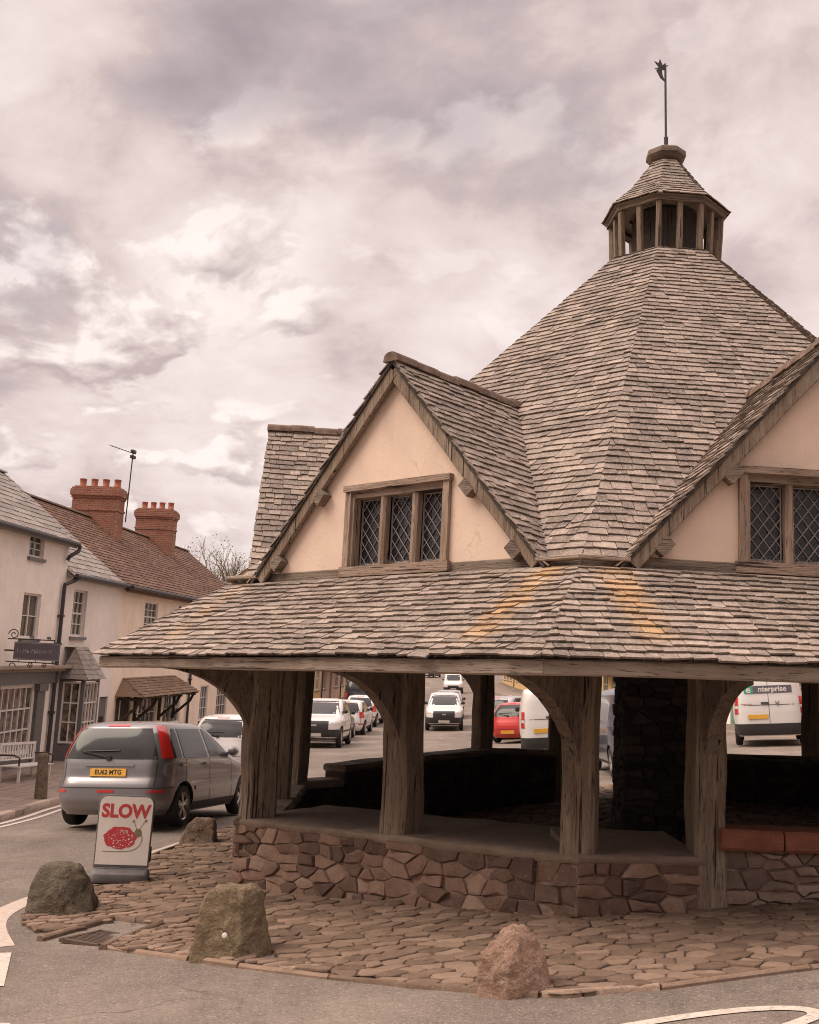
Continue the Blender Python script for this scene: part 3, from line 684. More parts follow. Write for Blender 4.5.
def build_gable(root,k,lights):
    o,a=fdir(k); rw=5.326 if k else 5.16
    W=1.86; zb=3.0; za=5.07
    w0,w1=(-.60,.75) if lights==3 else (-.86,.86)
    z0,z1=3.02,3.88
    mb=MB()
    zt=lambda x: zb+(1-abs(x)/W)*(za-zb)
    def front(pts,r=rw): mb.poly([FP(k,x,r,z) for x,z in pts])
    front([(-W,zb),(w0,zb),(w0,zt(w0))]); front([(w1,zb),(W,zb),(w1,zt(w1))])
    front([(w0,z1),(w1,z1),(w1,zt(w1)),(0,za),(w0,zt(w0))])
    for p,q in (((w0,z0),(w0,z1)),((w0,z1),(w1,z1)),((w1,z1),(w1,z0))):
        mb.poly([FP(k,p[0],rw,p[1]),FP(k,q[0],rw,q[1]),FP(k,q[0],rw-.2,q[1]),FP(k,p[0],rw-.2,p[1])])
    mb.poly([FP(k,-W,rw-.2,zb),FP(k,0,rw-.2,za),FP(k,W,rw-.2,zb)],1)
    g=fixn(mb.build('gable',[MT['plaster'],MT['dark_inside']],root))
    # bargeboards
    for s in (-1,1):
        b=MB(); pts=[]
        for i in range(9):
            t=i/8; x=s*(1.80*(1-t)); z=2.985+(5.005-2.985)*t
            pts.append(FP(k,x,rw+.065,z+.01*nz(x*2,k*4.4,s)))
        b.timber(pts,.045,.15,o,0,.008,.004,seed=k+s) if False else b.timber(pts,.15,.05,o,0,.008,.005,seed=k+s)
        bb=b.build('bargeboard',MT['timber_v'],g); smooth_by_angle(bb,40)
    # purlin ends
    for x in (-1.52,-.93,1.0,1.55):
        z=zt(x)-.235
        b=MB(); up=Vector((0,0,1))
        sl=math.atan2((za-zb),W)*(1 if x<0 else -1)
        ax=a*math.cos(sl)+up*math.sin(sl); nn=up*math.cos(sl)-a*math.sin(sl)
        rot=Matrix((ax,o,nn)).transposed()
        b.box(FP(k,x,rw+.04,z),(.15,.14,.10),rot)
        b.build('purlin_end',MT['timber_h'],g)
    # window frame
    b=MB(); rr=rw+.012
    def bar(x,z,xx,zz,w,d,r=rr): b.box(FP(k,(x+xx)/2,r-d/2+.03,(z+zz)/2),(w if x==xx else abs(xx-x),d,w if z==zz else abs(zz-z)),Matrix((a,o,Vector((0,0,1)))).transposed(),0 if x==xx else 1)
    bar(w0+.035,z0,w0+.035,z1,.075,.16); bar(w1-.035,z0,w1-.035,z1,.075,.16)
    bar(w0-.02,z1-.02,w1+.02,z1-.02,.06,.19,rr+.02); bar(w0+.07,z1-.085,w1-.07,z1-.085,.07,.1,rr-.035)
    bar(w0-.03,z0-.005,w1+.03,z0-.005,.10,.2,rr+.012)
    iw0,iw1=w0+.10,w1-.10; n=lights; mw=.075
    lw=((iw1-iw0)-mw*(n-1))/n
    for i in range(1,n):
        x=iw0+i*lw+(i-1)*mw+mw/2
        b.timber([FP(k,x,rr-.07,z0+.05),FP(k,x,rr-.07,z1-.12)],mw,.11,o,0,.025,.004,6,seed=i+k)
    bar(w0+.085,z0,w0+.085,z1-.1,.03,.1,rr-.03); bar(w1-.085,z0,w1-.085,z1-.1,.03,.1,rr-.03)
    f=b.build('window_frame',[MT['timber_p'],MT['timber_ph']],g); smooth_by_angle(f,30)
    for i in range(n):
        xa=iw0+i*(lw+mw); xb=xa+lw; za_,zb_=z0+.05,z1-.115; rg=rr-.125
        b=MB(); 
        nx,nzz=3,5; 
        # panes: each lozenge a hair out of plane
        b.poly([FP(k,xa-.02,rg-.012,za_-.02),FP(k,xb+.02,rg-.012,za_-.02),FP(k,xb+.02,rg-.012,zb_+.02),FP(k,xa-.02,rg-.012,zb_+.02)],1)
        px=lw/nx; pz=(zb_-za_)/nzz
        for i2 in range(nx*2+1):
            for j2 in range(nzz*2+1):
                if (i2+j2)%2==0: continue
                cx=xa+px*i2/2; cz=za_+pz*j2/2
                if cx-px/2<xa-1e-4 or cx+px/2>xb+1e-4 or cz-pz/2<za_-1e-4 or cz+pz/2>zb_+1e-4: continue
                tx,tz=RNG.gauss(0,.03),RNG.gauss(0,.03)
                b.poly([FP(k,cx+u_*px*.5,rg-.009+u_*px*.5*tx+w_*pz*.5*tz,cz+w_*pz*.5) for u_,w_ in ((0,-1),(1,0),(0,1),(-1,0))],1)
        segs=[]
        rect=(xa,za_,xb,zb_)
        m_=pz/px
        for j in range(-nzz-nx,nx+nzz+2):
            for sg in (1,-1):
                # line z = za_ + sg*m*(x - x_j)
                xj=xa+j*px
                pts=[]
                for xx in (xa,xb):
                    zz=za_+sg*m_*(xx-xj)
                    if za_-1e-6<=zz<=zb_+1e-6: pts.append((xx,zz))
                for zz in (za_,zb_):
                    xx=xj+(zz-za_)/(sg*m_)
                    if xa+1e-6<xx<xb-1e-6: pts.append((xx,zz))
                if len(pts)>=2 and math.dist(pts[0],pts[1])>.02: segs.append((pts[0],pts[1]))
        for (p,q) in segs:
            P_=FP(k,p[0],rg,p[1]); Q_=FP(k,q[0],rg,q[1])
            b.tube([P_,Q_],.0055,4,0,caps=False)
        for (p,q) in (((xa+.008,za_),(xa+.008,zb_)),((xb-.008,za_),(xb-.008,zb_)),((xa,za_+.008),(xb,za_+.008)),((xa,zb_-.008),(xb,zb_-.008))):
            b.tube([FP(k,*[p[0]],rg,p[1]),FP(k,q[0],rg,q[1])],.009,4,0)
        b.build('leaded_light',[MT['lead'],MT['glass_lead']],g)
    # dormer roof: two slopes of slates, dark boarding under
    b=MB(); up=Vector((0,0,1)); rv=rw+.115; XE=1.91; ZE=2.955; ZA=5.125 if k else 5.27
    for s in (-1,1):
        V=(a*(-s*XE)+up*(ZA-ZE)); L=V.length; V=V/L; U=-o; N=U.cross(V)
        if N.z<0:N=-N
        O=FP(k,s*XE,rv,ZE)
        def len_at(v,L=L):
            z=ZE+(ZA-ZE)*v/L; r=(5.72*C225)-max(0,(z-3.05))*(C225*(5.72-.90)/(7.88-3.05))
            return rv-r+.10
        slate_field(b,O,U,V,N,lambda v:[(0.012*math.sin(v*37),len_at(v))],L,.10,(.09,.25),.016,0,(.0,.95),.013,lift=1.7)
        b.poly([FP(k,s*XE,rv-.04,ZE-.02),FP(k,0,rv-.04,ZA-.022),FP(k,0,rv-len_at(L)-.2,ZA-.022),FP(k,s*XE,rv-len_at(0)-.05,ZE-.02)],1)
        # slate edges along the verge
        q=MB()
        for i in range(22):
            t0=i/22
            p=O+V*(L*t0)+N*.0; 
        # verge under-cloak
        b.timber([O+V*(L*j/8)+N*(-.02)-o*.03 for j in range(9)],.05,.03,N,1,.004,.004)
    d=b.build('dormer_roof',[MT['slate'],MT['timber_dark']],g)
    # ridge tiles
    b=MB(); r0=rv+.02; L=rv-3.12; n=7; ll=L/n
    for i in range(n):
        ra=r0-ll*i; rb=ra-ll*.985; z=ZA+.005+.01*math.sin(i*2.1+k)
        ring=[]
        for rr_ in (ra,rb):
            ring.append([b.vert(FP(k,.085*math.cos(t),rr_,z+.048*math.sin(t)-.0)) for t in [math.pi*j/8 for j in range(9)]]+[b.vert(FP(k,-.095,rr_,z-.05)),b.vert(FP(k,.095,rr_,z-.05))])
        m_=len(ring[0])
        for j in range(m_): b.face([ring[0][j],ring[0][(j+1)%m_],ring[1][(j+1)%m_],ring[1][j]],0,RNG.random())
        b.face(ring[0][::-1]); b.face(ring[1])
    rt=b.build('ridge_tiles',MT['ridge'],g); smooth_by_angle(fixn(rt),50)

def build_lantern(root):
    O=lambda R_,k,z:MC+cdir(k)*R_+Vector((0,0,z))
    mb=MB()   # curb
    for (r,z0,z1) in ((.80,7.80,7.88),):
        ringa=[mb.vert(O(r,k,z0)) for k in range(8)][::-1]; ringb=[mb.vert(O(r-.02,k,z1)) for k in range(8)][::-1]
        for i in range(8): mb.face([ringa[i],ringa[(i+1)%8],ringb[(i+1)%8],ringb[i]])
        mb.face(ringb)
    # eave board and soffit
    ra,rb=.815,.80
    A=[mb.vert(O(ra,k,8.545)) for k in range(8)][::-1]; B=[mb.vert(O(ra+.0,k,8.655)) for k in range(8)][::-1]; C=[mb.vert(O(.70,k,8.56)) for k in range(8)][::-1]
    for i in range(8):
        j=(i+1)%8; mb.face([A[i],A[j],B[j],B[i]]); mb.face([C[i],C[j],A[j],A[i]])
    mb.face(B); 
    lan=fixn(mb.build('lantern',MT['timber_h'],root))
    mb=MB()
    ring=[[mb.vert(O(r,k,z)) for k in range(8)][::-1] for r,z in ((.46,8.02),(.46,8.6))]
    for i in range(8): mb.face([ring[0][i],ring[0][(i+1)%8],ring[1][(i+1)%8],ring[1][i]])
    mb.face(ring[0][::-1]); mb.face(ring[1])
    mb.build('lantern_core',MT['timber_dark'],lan)
    for k in range(8):
        for t in (0,.5):
            P=O(.73,k,0).lerp(O(.73,(k+1)%8,0),t); out=(P-MC); out.z=0; out.normalize()
            b=MB(); b.timber([P+Vector((0,0,7.85))-out*.01,P+Vector((0,0,8.57))+out*.02],.072,.075,out,0,.008,.004,6,seed=k+t)
            pp=b.build('lantern_post',MT['timber_v'],lan); smooth_by_angle(pp,40)
    b=MB(); PBt=(.855,8.64); PTt=(.20,9.42)
    for k in range(8):
        o,a=fdir(k)
        for (q0,q1) in ((PBt,(.53,8.955)),((.545,8.945),PTt)):
            rb=q0[0]*C225; rt=q1[0]*C225; hb=q0[0]*S225; ht=q1[0]*S225
            V=(FP(k,0,rt,q1[1])-FP(k,0,rb,q0[1])); L=V.length; V=V/L; N=a.cross(V).normalized()
            if N.z<0:N=-N
            slate_field(b,FP(k,0,rb,q0[1]),a,V,N,lambda v,hb=hb,ht=ht,L=L:[(-(hb+(ht-hb)*v/L)-.01,(hb+(ht-hb)*v/L)+.01)],L,.08,(.08,.2),.014,0,(0,.8),.008)
            b.poly([FP(k,-hb,rb,q0[1]-.015),FP(k,hb,rb,q0[1]-.015),FP(k,ht,rt,q1[1]-.015),FP(k,-ht,rt,q1[1]-.015)])
        rb=PBt[0]*C225; hb=PBt[0]*S225
        b.poly([FP(k,-hb,rb,PBt[1]-.02),FP(k,-.5*S225,.5*C225,PBt[1]-.02),FP(k,.5*S225,.5*C225,PBt[1]-.02),FP(k,hb,rb,PBt[1]-.02)])
    b.build('lantern_roof',MT['slate'],lan)
    b=MB(); b.lathe([(.18,9.34),(.15,9.44),(.24,9.47),(.285,9.52),(.28,9.59),(.2,9.64),(.05,9.69),(.03,9.72)],MC,8,rot0=R(20))
    b.build('lantern_cap',MT['timber_h'],lan)
    b=MB(); b.tube([MC+Vector((0,0,9.72)),MC+Vector((-.01,0,10.3)),MC+Vector((-.02,0,10.96))],.016,8)
    b.tube([MC+Vector((0,0,9.72)),MC+Vector((0,0,9.85))],.03,8)
    b.build('vane_pole',MT['iron'],lan)
    b=MB(); c=MC+Vector((-.02,0,10.86))
    pts=[(0,-.16),(-.07,-.1),(-.13,.02),(-.09,.06),(-.16,.16),(-.10,.13),(-.08,.20),(-.04,.10),(0,.14),(.015,.04),(-.05,.02),(-.04,-.05)]
    b.prism([c+Vector((x*1.0,-.006,z)) for x,z in pts],Vector((0,.012,0)))
    b.tube([c+Vector((-.15,0,.04)),c+Vector((.04,0,.1))],.008,5)
    b.build('weather_vane',MT['iron'],lan)
# ------------------------------------------------------------------ ground, pavements, cobbles
def inside(p,poly):
    x,y=p[0],p[1]; c=False; n=len(poly)
    for i in range(n):
        x1,y1=poly[i][0],poly[i][1]; x2,y2=poly[(i+1)%n][0],poly[(i+1)%n][1]
        if (y1>y)!=(y2>y) and x<(x2-x1)*(y-y1)/(y2-y1)+x1: c=not c
    return c
def axis(parts):
    out=[]
    for a,b,s in parts:
        n=max(1,round((b-a)/s)); out+=[a+(b-a)*i/n for i in range(n)]
    return out+[parts[-1][1]]
def build_ground():
    xs=axis([(-600,-100,100),(-100,-45,11),(-45,-12,3),(-12,13,.5),(13,45,3),(45,100,11),(100,600,100)])
    ys=axis([(-300,-20,40),(-20,2,2),(2,32,.5),(32,80,2),(80,170,5),(170,900,73)])
    mb=MB(); W=len(xs)
    for y in ys:
        for x in xs: mb.vert((x,y,hgt(x,y)))
    for j in range(len(ys)-1):
        for i in range(W-1):
            q=j*W+i; mb.face((q,q+1,q+W+1,q+W))
    struct(mb.build('road',MT['asphalt'],None,True))
def drape(name,strip,mat,dz=.008,thick=None):
    """strip: list of (left,right) ground points"""
    mb=MB(); rows=[]
    for (l,r) in strip: rows.append((l,r))
    dense=[]
    for (l0,r0),(l1,r1) in zip(rows[:-1],rows[1:]):
        n=max(1,int(max(math.dist(l0,l1),math.dist(r0,r1))/.3))
        for i in range(n): t=i/n; dense.append(((l0[0]+(l1[0]-l0[0])*t,l0[1]+(l1[1]-l0[1])*t),(r0[0]+(r1[0]-r0[0])*t,r0[1]+(r1[1]-r0[1])*t)))
    dense.append(rows[-1]); prev=None
    for (l,r) in dense:
        n=max(1,min(12,int(math.dist(l,r)/.4)+1)); cur=[]
        for i in range(n+1 if thick is None else 2):
            nn=n if thick is None else 1
            t=i/nn; x=l[0]+(r[0]-l[0])*t; y=l[1]+(r[1]-l[1])*t; cur.append((x,y,hgt(x,y)+dz))
        if prev is not None:
            if len(prev)==len(cur):
                for i in range(len(cur)-1): mb.poly([prev[i],prev[i+1],cur[i+1],cur[i]])
            else: mb.poly([prev[0],prev[-1],cur[-1],cur[0]])
        prev=cur
    return struct(fixup(mb.build(name,mat)))
def fixup(o):
    bm=bmesh.new(); bm.from_mesh(o.data); bmesh.ops.remove_doubles(bm,verts=bm.verts,dist=.0005)
    for f in bm.faces:
        if f.normal.z<0: f.normal_flip()
    bm.to_mesh(o.data); bm.free(); return o
def line_strip(pts,w):
    out=[]
    P=[Vector((p[0],p[1],0)) for p in pts]
    for i,p in enumerate(P):
        d=(P[min(i+1,len(P)-1)]-P[max(i-1,0)]).normalized(); n=Vector((-d.y,d.x,0))
        out.append(((p+n*w/2)[:2],(p-n*w/2)[:2]))
    return out
def smoothpath(pts,k=6):
    P=[Vector((p[0],p[1],0)) for p in pts]; out=[]
    for i in range(len(P)-1):
        a=P[max(i-1,0)];b=P[i];c=P[i+1];d=P[min(i+2,len(P)-1)]
        for j in range(k):
            t=j/k; out.append(.5*((2*b)+(c-a)*t+(2*a-5*b+4*c-d)*t*t+(3*b-a-3*c+d)*t**3))
    out.append(P[-1]); return [(p.x,p.y) for p in out]
APRON=[(2.84,7.85),(2.25,7.66),(1.71,7.52),(1.10,7.43),(.68,7.64),(.15,8.0),(-.39,8.42),(-1.01,8.94),(-1.53,9.37),(-2.1,9.76),(-2.86,10.45),(-3.40,11.1),(-3.60,11.8),(-3.48,13.2),(-3.28,13.6),(-3.12,14.86),(-2.75,16.3),(-2.55,17.9),(-2.0,20.2),(0,22.3),(3.4,23.2),(7.2,22.4),(9.8,19.6),(10.6,15.5),(9.8,11.5),(7.5,9.4),(5,8.5)]
NOTCH=[(-3.02,10.40),(-2.58,11.28),(-2.06,10.9),(-2.36,9.92)]
def cells(pts,bound=.6):
    """Voronoi cells by half-plane clipping over a bucket grid"""
    g={}; s=bound
    for i,p in enumerate(pts): g.setdefault((math.floor(p[0]/s),math.floor(p[1]/s)),[]).append(i)
    out=[]
    for i,p in enumerate(pts):
        c=(math.floor(p[0]/s),math.floor(p[1]/s)); nb=[]
        for dx in (-1,0,1):
            for dy in (-1,0,1): nb+=[j for j in g.get((c[0]+dx,c[1]+dy),[]) if j!=i]
        nb.sort(key=lambda j:(pts[j][0]-p[0])**2+(pts[j][1]-p[1])**2)
        poly=[(p[0]-s,p[1]-s),(p[0]+s,p[1]-s),(p[0]+s,p[1]+s),(p[0]-s,p[1]+s)]
        for j in nb[:22]:
            q=pts[j]; mx,my=(p[0]+q[0])/2,(p[1]+q[1])/2; nx,ny=q[0]-p[0],q[1]-p[1]
            new=[]; n=len(poly)
            for a in range(n):
                A=poly[a];B=poly[(a+1)%n]
                da=(A[0]-mx)*nx+(A[1]-my)*ny; db=(B[0]-mx)*nx+(B[1]-my)*ny
                if da<=0:new.append(A)
                if da*db<0:
                    t=da/(da-db); new.append((A[0]+(B[0]-A[0])*t,A[1]+(B[1]-A[1])*t))
            poly=new
            if len(poly)<3:break
        out.append(poly)
    return out
def tuck(p):
    if inside(p,APRON): return p
    best=None
    for i in range(len(APRON)):
        a=Vector(APRON[i]);b=Vector(APRON[(i+1)%len(APRON)]); q=Vector(p); d=b-a; t=min(1,max(0,(q-a).dot(d)/d.length_squared)); c=a+d*t; e=(c-q).length
        if best is None or e<best[0]: best=(e,(c.x,c.y))
    return best[1]
def build_cobbles():
    rng=random.Random(11)
    def zone(test,step,ax,ang,jit,name,gap,dome,top,tone):
        ca,sa=math.cos(ang),math.sin(ang)
        pts=[]; lim=16
        n=int(lim/step)
        for j in range(-n,n):
            for i in range(-n,n):
                u=(i+.5*(j%2))*step+rng.uniform(-jit,jit)*step; v=j*step+rng.uniform(-jit,jit)*step
                pts.append((u,v))
        C=(2.5,14.5); bb=(-4,11,7,24)
        def W(u,v): x=u*ax; y=v; return (C[0]+x*ca-y*sa, C[1]+x*sa+y*ca)
        pts=[p for p in pts if bb[0]<W(*p)[0]<bb[1] and bb[2]<W(*p)[1]<bb[3]]
        keep=[p for p in pts if test(W(*p))]
        near=[p for p in pts if any(test(W(p[0]+du,p[1]+dv)) for du,dv in ((0,0),(step*1.6,0),(-step*1.6,0),(0,step*1.6),(0,-step*1.6)))]
        ks=set(keep); polys=cells(near,step*2.4)
        mb=MB()
        for p,poly in zip(near,polys):
            if p not in ks or len(poly)<3: continue
            P=[tuck(W(*q)) for q in poly]; cx=sum(q[0] for q in P)/len(P); cy=sum(q[1] for q in P)/len(P)
            t=rng.uniform(*tone); dz=rng.uniform(-.008,.008)+top; tx,ty=rng.uniform(-.04,.04),rng.uniform(-.04,.04)
            # bedding
            mb.poly([(x,y,hgt(x,y)+.024) for x,y in P],1,.3)
            # subdivide outline for rounder stones
            Q=[]
            for a in range(len(P)):
                A=P[a];B=P[(a+1)%len(P)]
                if math.dist(A,B)<.02: Q.append(A); continue
                for f in (.18,.5,.82): Q.append((A[0]+(B[0]-A[0])*f+rng.uniform(-.006,.006),A[1]+(B[1]-A[1])*f+rng.uniform(-.006,.006)))
            rad=sum(math.dist(q,(cx,cy)) for q in Q)/len(Q)
            rings=[]
            for (sh,zz) in ((gap,.0),(gap+.002,dz-.007),(gap+.007,dz-.001),(rad*.45,dz+dome)):
                ring=[]
                for x,y in Q:
                    d=math.dist((x,y),(cx,cy)); k=max(.15,(d-sh)/d); X=cx+(x-cx)*k; Y=cy+(y-cy)*k
                    ring.append(mb.vert((X,Y,hgt(X,Y)+zz+((X-cx)*tx+(Y-cy)*ty if zz>0 else 0)+(.004*nz(X*14,Y*14,1) if zz>0 else 0))))
                rings.append(ring)
            n=len(Q)
            for a in range(3):
                for b in range(n): mb.face([rings[a][b],rings[a][(b+1)%n],rings[a+1][(b+1)%n],rings[a+1][b]],0,t)
            mb.face(rings[3],0,t)
        o=mb.build(name,[MT['cobble'],MT['mortar_dark']]); fixn(o); return struct(smooth_by_angle(o,28))
    inner=lambda p: math.dist(p,(X0,Y0))<5.15
    frontline=lambda p: (p[0]*.6+(p[1]-9.2)*.35)>-.55
    ap=lambda p: inside(p,APRON) and not inside(p,NOTCH) and not inner(p)
    zone(lambda p: ap(p) and frontline(p),.155,1.3,R(-12),.42,'crazy_paving',.004,.0015,.036,(.12,.8))
    zone(lambda p: ap(p) and not frontline(p),.092,1.9,R(14),.30,'cobbled_pavement',.005,.004,.038,(.1,.9))
    zone(lambda p: inner(p),.17,1.3,R(5),.3,'market_floor',.012,.014,.04,(.0,.7))
    # edging stones along the road side
    mb=MB()
    edge=smoothpath(APRON[:17],4)[::1]
    edge=[(7.5,9.4),(5,8.5)]+APRON[:18]; edge=[(a[0]+(b[0]-a[0])*i/6,a[1]+(b[1]-a[1])*i/6) for a,b in zip(edge[:-1],edge[1:]) for i in range(6)]
    segs=[]; acc=[Vector((*edge[0],0))]; 
    L=0; tgt=.5
    for a,b in zip(edge[:-1],edge[1:]):
        L+=math.dist(a,b)
        acc.append(Vector((*b,0)))
        if L>tgt: segs.append(acc); acc=[acc[-1]]; L=0; tgt=rng.uniform(.45,1.0)
    for s in segs:
        a,b=s[0],s[-1]; m=(a+b)/2
        if inside(m.xy,NOTCH) or inside(a.lerp(b,.2).xy,NOTCH) or inside(a.lerp(b,.8).xy,NOTCH): continue
        d=(b-a).normalized(); a=a+d*.008; b=b-d*.008; n=Vector((-d.y,d.x,0)); w=rng.uniform(.04,.07); top=.036+rng.uniform(-.008,.006)
        pts=[]
        for i in range(6):
            p=a.lerp(b,i/5); p=p+n*(.01*nz(p.x*3,p.y*3,4)); pts.append(Vector((p.x,p.y,hgt(p.x,p.y)+top-.06)))
        mb.timber(pts,w,.12,(0,0,1),0,.02,.008,t=rng.random(),seed=rng.random()*9)
    o=mb.build('kerb_edging',MT['cobble']); struct(smooth_by_angle(o,45))
    # gully recess: side stones
    mb=MB()
    for (p,q) in ((NOTCH[0],NOTCH[1]),(NOTCH[1],NOTCH[2]),(NOTCH[2],NOTCH[3])):
        a=Vector((*p,0));b=Vector((*q,0)); n=2
        for i in range(n):
            u=a.lerp(b,i/n+.01);v=a.lerp(b,(i+1)/n-.01)
            mb.timber([Vector((w_.x,w_.y,hgt(w_.x,w_.y)-.005)) for w_ in (u,u.lerp(v,.5),v)],.07,.10,(0,0,1),0,.015,.006,t=rng.random()*.5)
    struct(smooth_by_angle(mb.build('gully_kerb',MT['cobble']),45))
    # grate
    c=Vector((-2.5,10.42,0)); c.z=hgt(c.x,c.y)-.012; rust=plain('rusty_iron',(.10,.066,.05),.85,.2,.35,20)
    g=empty('drain_grate',c,'rusty iron drain grate set in the gully at the edge of the cobbles','drain grate')
    u=(Vector((*NOTCH[1],0))-Vector((*NOTCH[0],0))).normalized(); v=Vector((u.y,-u.x,0))
    rot=Matrix((u,-v,Vector((0,0,1)))).transposed()
    b=MB()
    for s in (-1,1): b.box(c+u*s*.24+Vector((0,0,.012)),(.04,.44,.03),rot); b.box(c+v*s*.2+Vector((0,0,.012)),(.5,.04,.03),rot)
    b.build('frame',rust,g)
    b=MB()
    for i in range(10): b.box(c+u*(-.2+.4*i/9)+Vector((0,0,.012)),(.02,.38,.022),rot)
    b.box(c+Vector((0,0,.005)),(.46,.4,.006),rot,1)
    b.build('bars',[rust,MT['dark_inside']],g)
def build_street():
    drape('channel_strip',line_strip(smoothpath([(-2.52,17.6),(-2.80,16.3),(-3.18,14.86),(-3.40,13.5),(-3.72,12.6),(-3.80,11.78),(-3.66,11.1),(-3.28,10.2)]),.24),MT['concrete'],.005)
    # broken white line around the corner
    drape('road_marking',[((-3.24,9.95),(-3.10,9.95)),((-2.96,8.75),(-2.76,8.76))],MT['paint'],.007)
    drape('road_marking',[((-2.56,7.72),(-2.36,7.68)),((-2.1,6.9),(-1.9,6.85))],MT['paint'],.007)
    pts=smoothpath([(-.2,5.6),(.5,6.25),(1.05,6.62),(1.57,6.84),(2.0,6.95),(2.25,6.96),(2.40,6.90),(2.42,6.80),(2.33,6.70),(1.9,6.35),(1.2,5.6)],6)
    drape('road_marking',line_strip(pts,.095),MT['paint'],.006)
    # left pavement with its kerb and double lines
    KL=[(-7.6,6),(-7.0,13),(-6.62,19.5),(-6.5,23),(-5.3,33),(-4.1,43),(-3.5,55),(-2.7,70),(-1.0,100),(2.0,150),(2.4,170)]
    P=smoothpath(KL,6)
    lw=lambda y:-8.8+.08*(y-28)-.3
    mb=MB(); prev=None
    for x,y in P:
        cur=[]
        for i in range(7):
            X=x+(lw(y)-x)*i/6; cur.append((X,y,hgt(x,y)+.11+.012*i))
        if prev:
            for i in range(6): mb.poly([prev[i+1],prev[i],cur[i],cur[i+1]])
        prev=cur
    struct(fixup(mb.build('pavement',MT['paving'])))
    mb=MB()
    for a,b in zip(P[:-1],P[1:]):
        n=max(1,round(math.dist(a,b)/.9))
        for i in range(n):
            p=Vector((*a,0)).lerp(Vector((*b,0)),i/n);q=Vector((*a,0)).lerp(Vector((*b,0)),(i+1)/n-.01)
            mb.timber([Vector((w.x+.06,w.y,hgt(w.x,w.y)+.02)) for w in (p,p.lerp(q,.5),q)],.15,.21,(0,0,1),0,.02,.004,t=RNG.random())
    struct(smooth_by_angle(mb.build('kerb',MT['stone_kerb']),45))
    for off,w in ((.30,.11),(.55,.10)):
        drape('road_marking',line_strip([(x+off,y) for x,y in P if 10<y<34],w),MT['paint'],.007)
    # right pavement
    KR=[(13.2,20),(13.0,30),(12.2,45),(11.4,60),(10.4,80),(9.4,100),(8.6,130),(8.4,170)]
    P=smoothpath(KR,5); mb=MB(); prev=None
    for x,y in P:
        cur=[(x+3.2*i/4,y,hgt(x,y)+.11) for i in range(5)]
        if prev:
            for i in range(4): mb.poly([prev[i],prev[i+1],cur[i+1],cur[i]])
        else: pass
        prev=cur
    struct(fixup(mb.build('pavement',MT['paving'])))
    mb=MB()
    for a,b in zip(P[:-1],P[1:]):
        mb.timber([Vector((w.x-.06,w.y,hgt(w.x,w.y)+.02)) for w in (Vector((*a,0)),Vector((*b,0)))],.15,.21,(0,0,1),0,.02,.0,2,t=RNG.random())
    struct(mb.build('kerb',MT['stone_kerb']))
    # far hill
    mb=MB(); nx,ny=40,16
    for j in range(ny+1):
        for i in range(nx+1):
            x=-260+420*i/nx; y=175+220*j/ny
            f=math.sin(math.pi*min(1,max(0,j/ny)))**.8; e=math.sin(math.pi*i/nx)**.5
            mb.vert((x,y,5.5+f*e*(17+9*nz(x*.012,y*.012,3))-2*(1-f)))
    for j in range(ny):
        for i in range(nx):
            q=j*(nx+1)+i; mb.face((q,q+1,q+nx+2,q+nx+1))
    struct(mb.build('hill',MT['hillgrass'],None,True))
def boulder(name,loc,pts,mat,seed,label,rz=0,p=16):
    """a hewn rock: the hull of its main corners, edges worn round, rough surface"""
    hb=bmesh.new()
    for q in pts: hb.verts.new(q)
    bmesh.ops.convex_hull(hb,input=hb.verts); bmesh.ops.recalc_face_normals(hb,faces=hb.faces)
    h=max(q[2] for q in pts); c=Vector((sum(q[0] for q in pts)/len(pts),sum(q[1] for q in pts)/len(pts),h*.45))
    planes=[(f.normal.copy(),max(.01,f.normal.dot(f.calc_center_median()-c))) for f in hb.faces if f.calc_area()>1e-5]; hb.free()
    bm=bmesh.new(); bmesh.ops.create_icosphere(bm,subdivisions=6,radius=1)
    for v in bm.verts:
        q=v.co.normalized(); acc=0.
        for n,d in planes:
            t=q.dot(n)/d
            if t>0: acc+=t**p
        r=acc**(-1/p); w=c+q*r
        dn=.020*nz(w.x*5+seed,w.y*5,w.z*5)+.011*nz(w.x*13+seed,w.y*13,w.z*13)+.007*(mnoise.multi_fractal(Vector((w.x*14+seed,w.y*14,w.z*14)),.8,2.2,5)-1)
        vd=mnoise.voronoi(Vector((w.x*6+seed,w.y*6,w.z*6)))[0]; dn+=.007*min(1,(vd[1]-vd[0])*2)-.004
        v.co=w+q*dn
    me=bpy.data.meshes.new(name); bm.to_mesh(me); bm.free()
    me.materials.append(MT[mat]); me.polygons.foreach_set('use_smooth',[True]*len(me.polygons))
    o=bpy.data.objects.new(name,me); col.objects.link(o); o.location=(loc[0],loc[1],hgt(*loc)+.0); o.rotation_euler=(0,0,rz)
    return tag(o,label,'boulder','boulders guarding the cobbled edge')
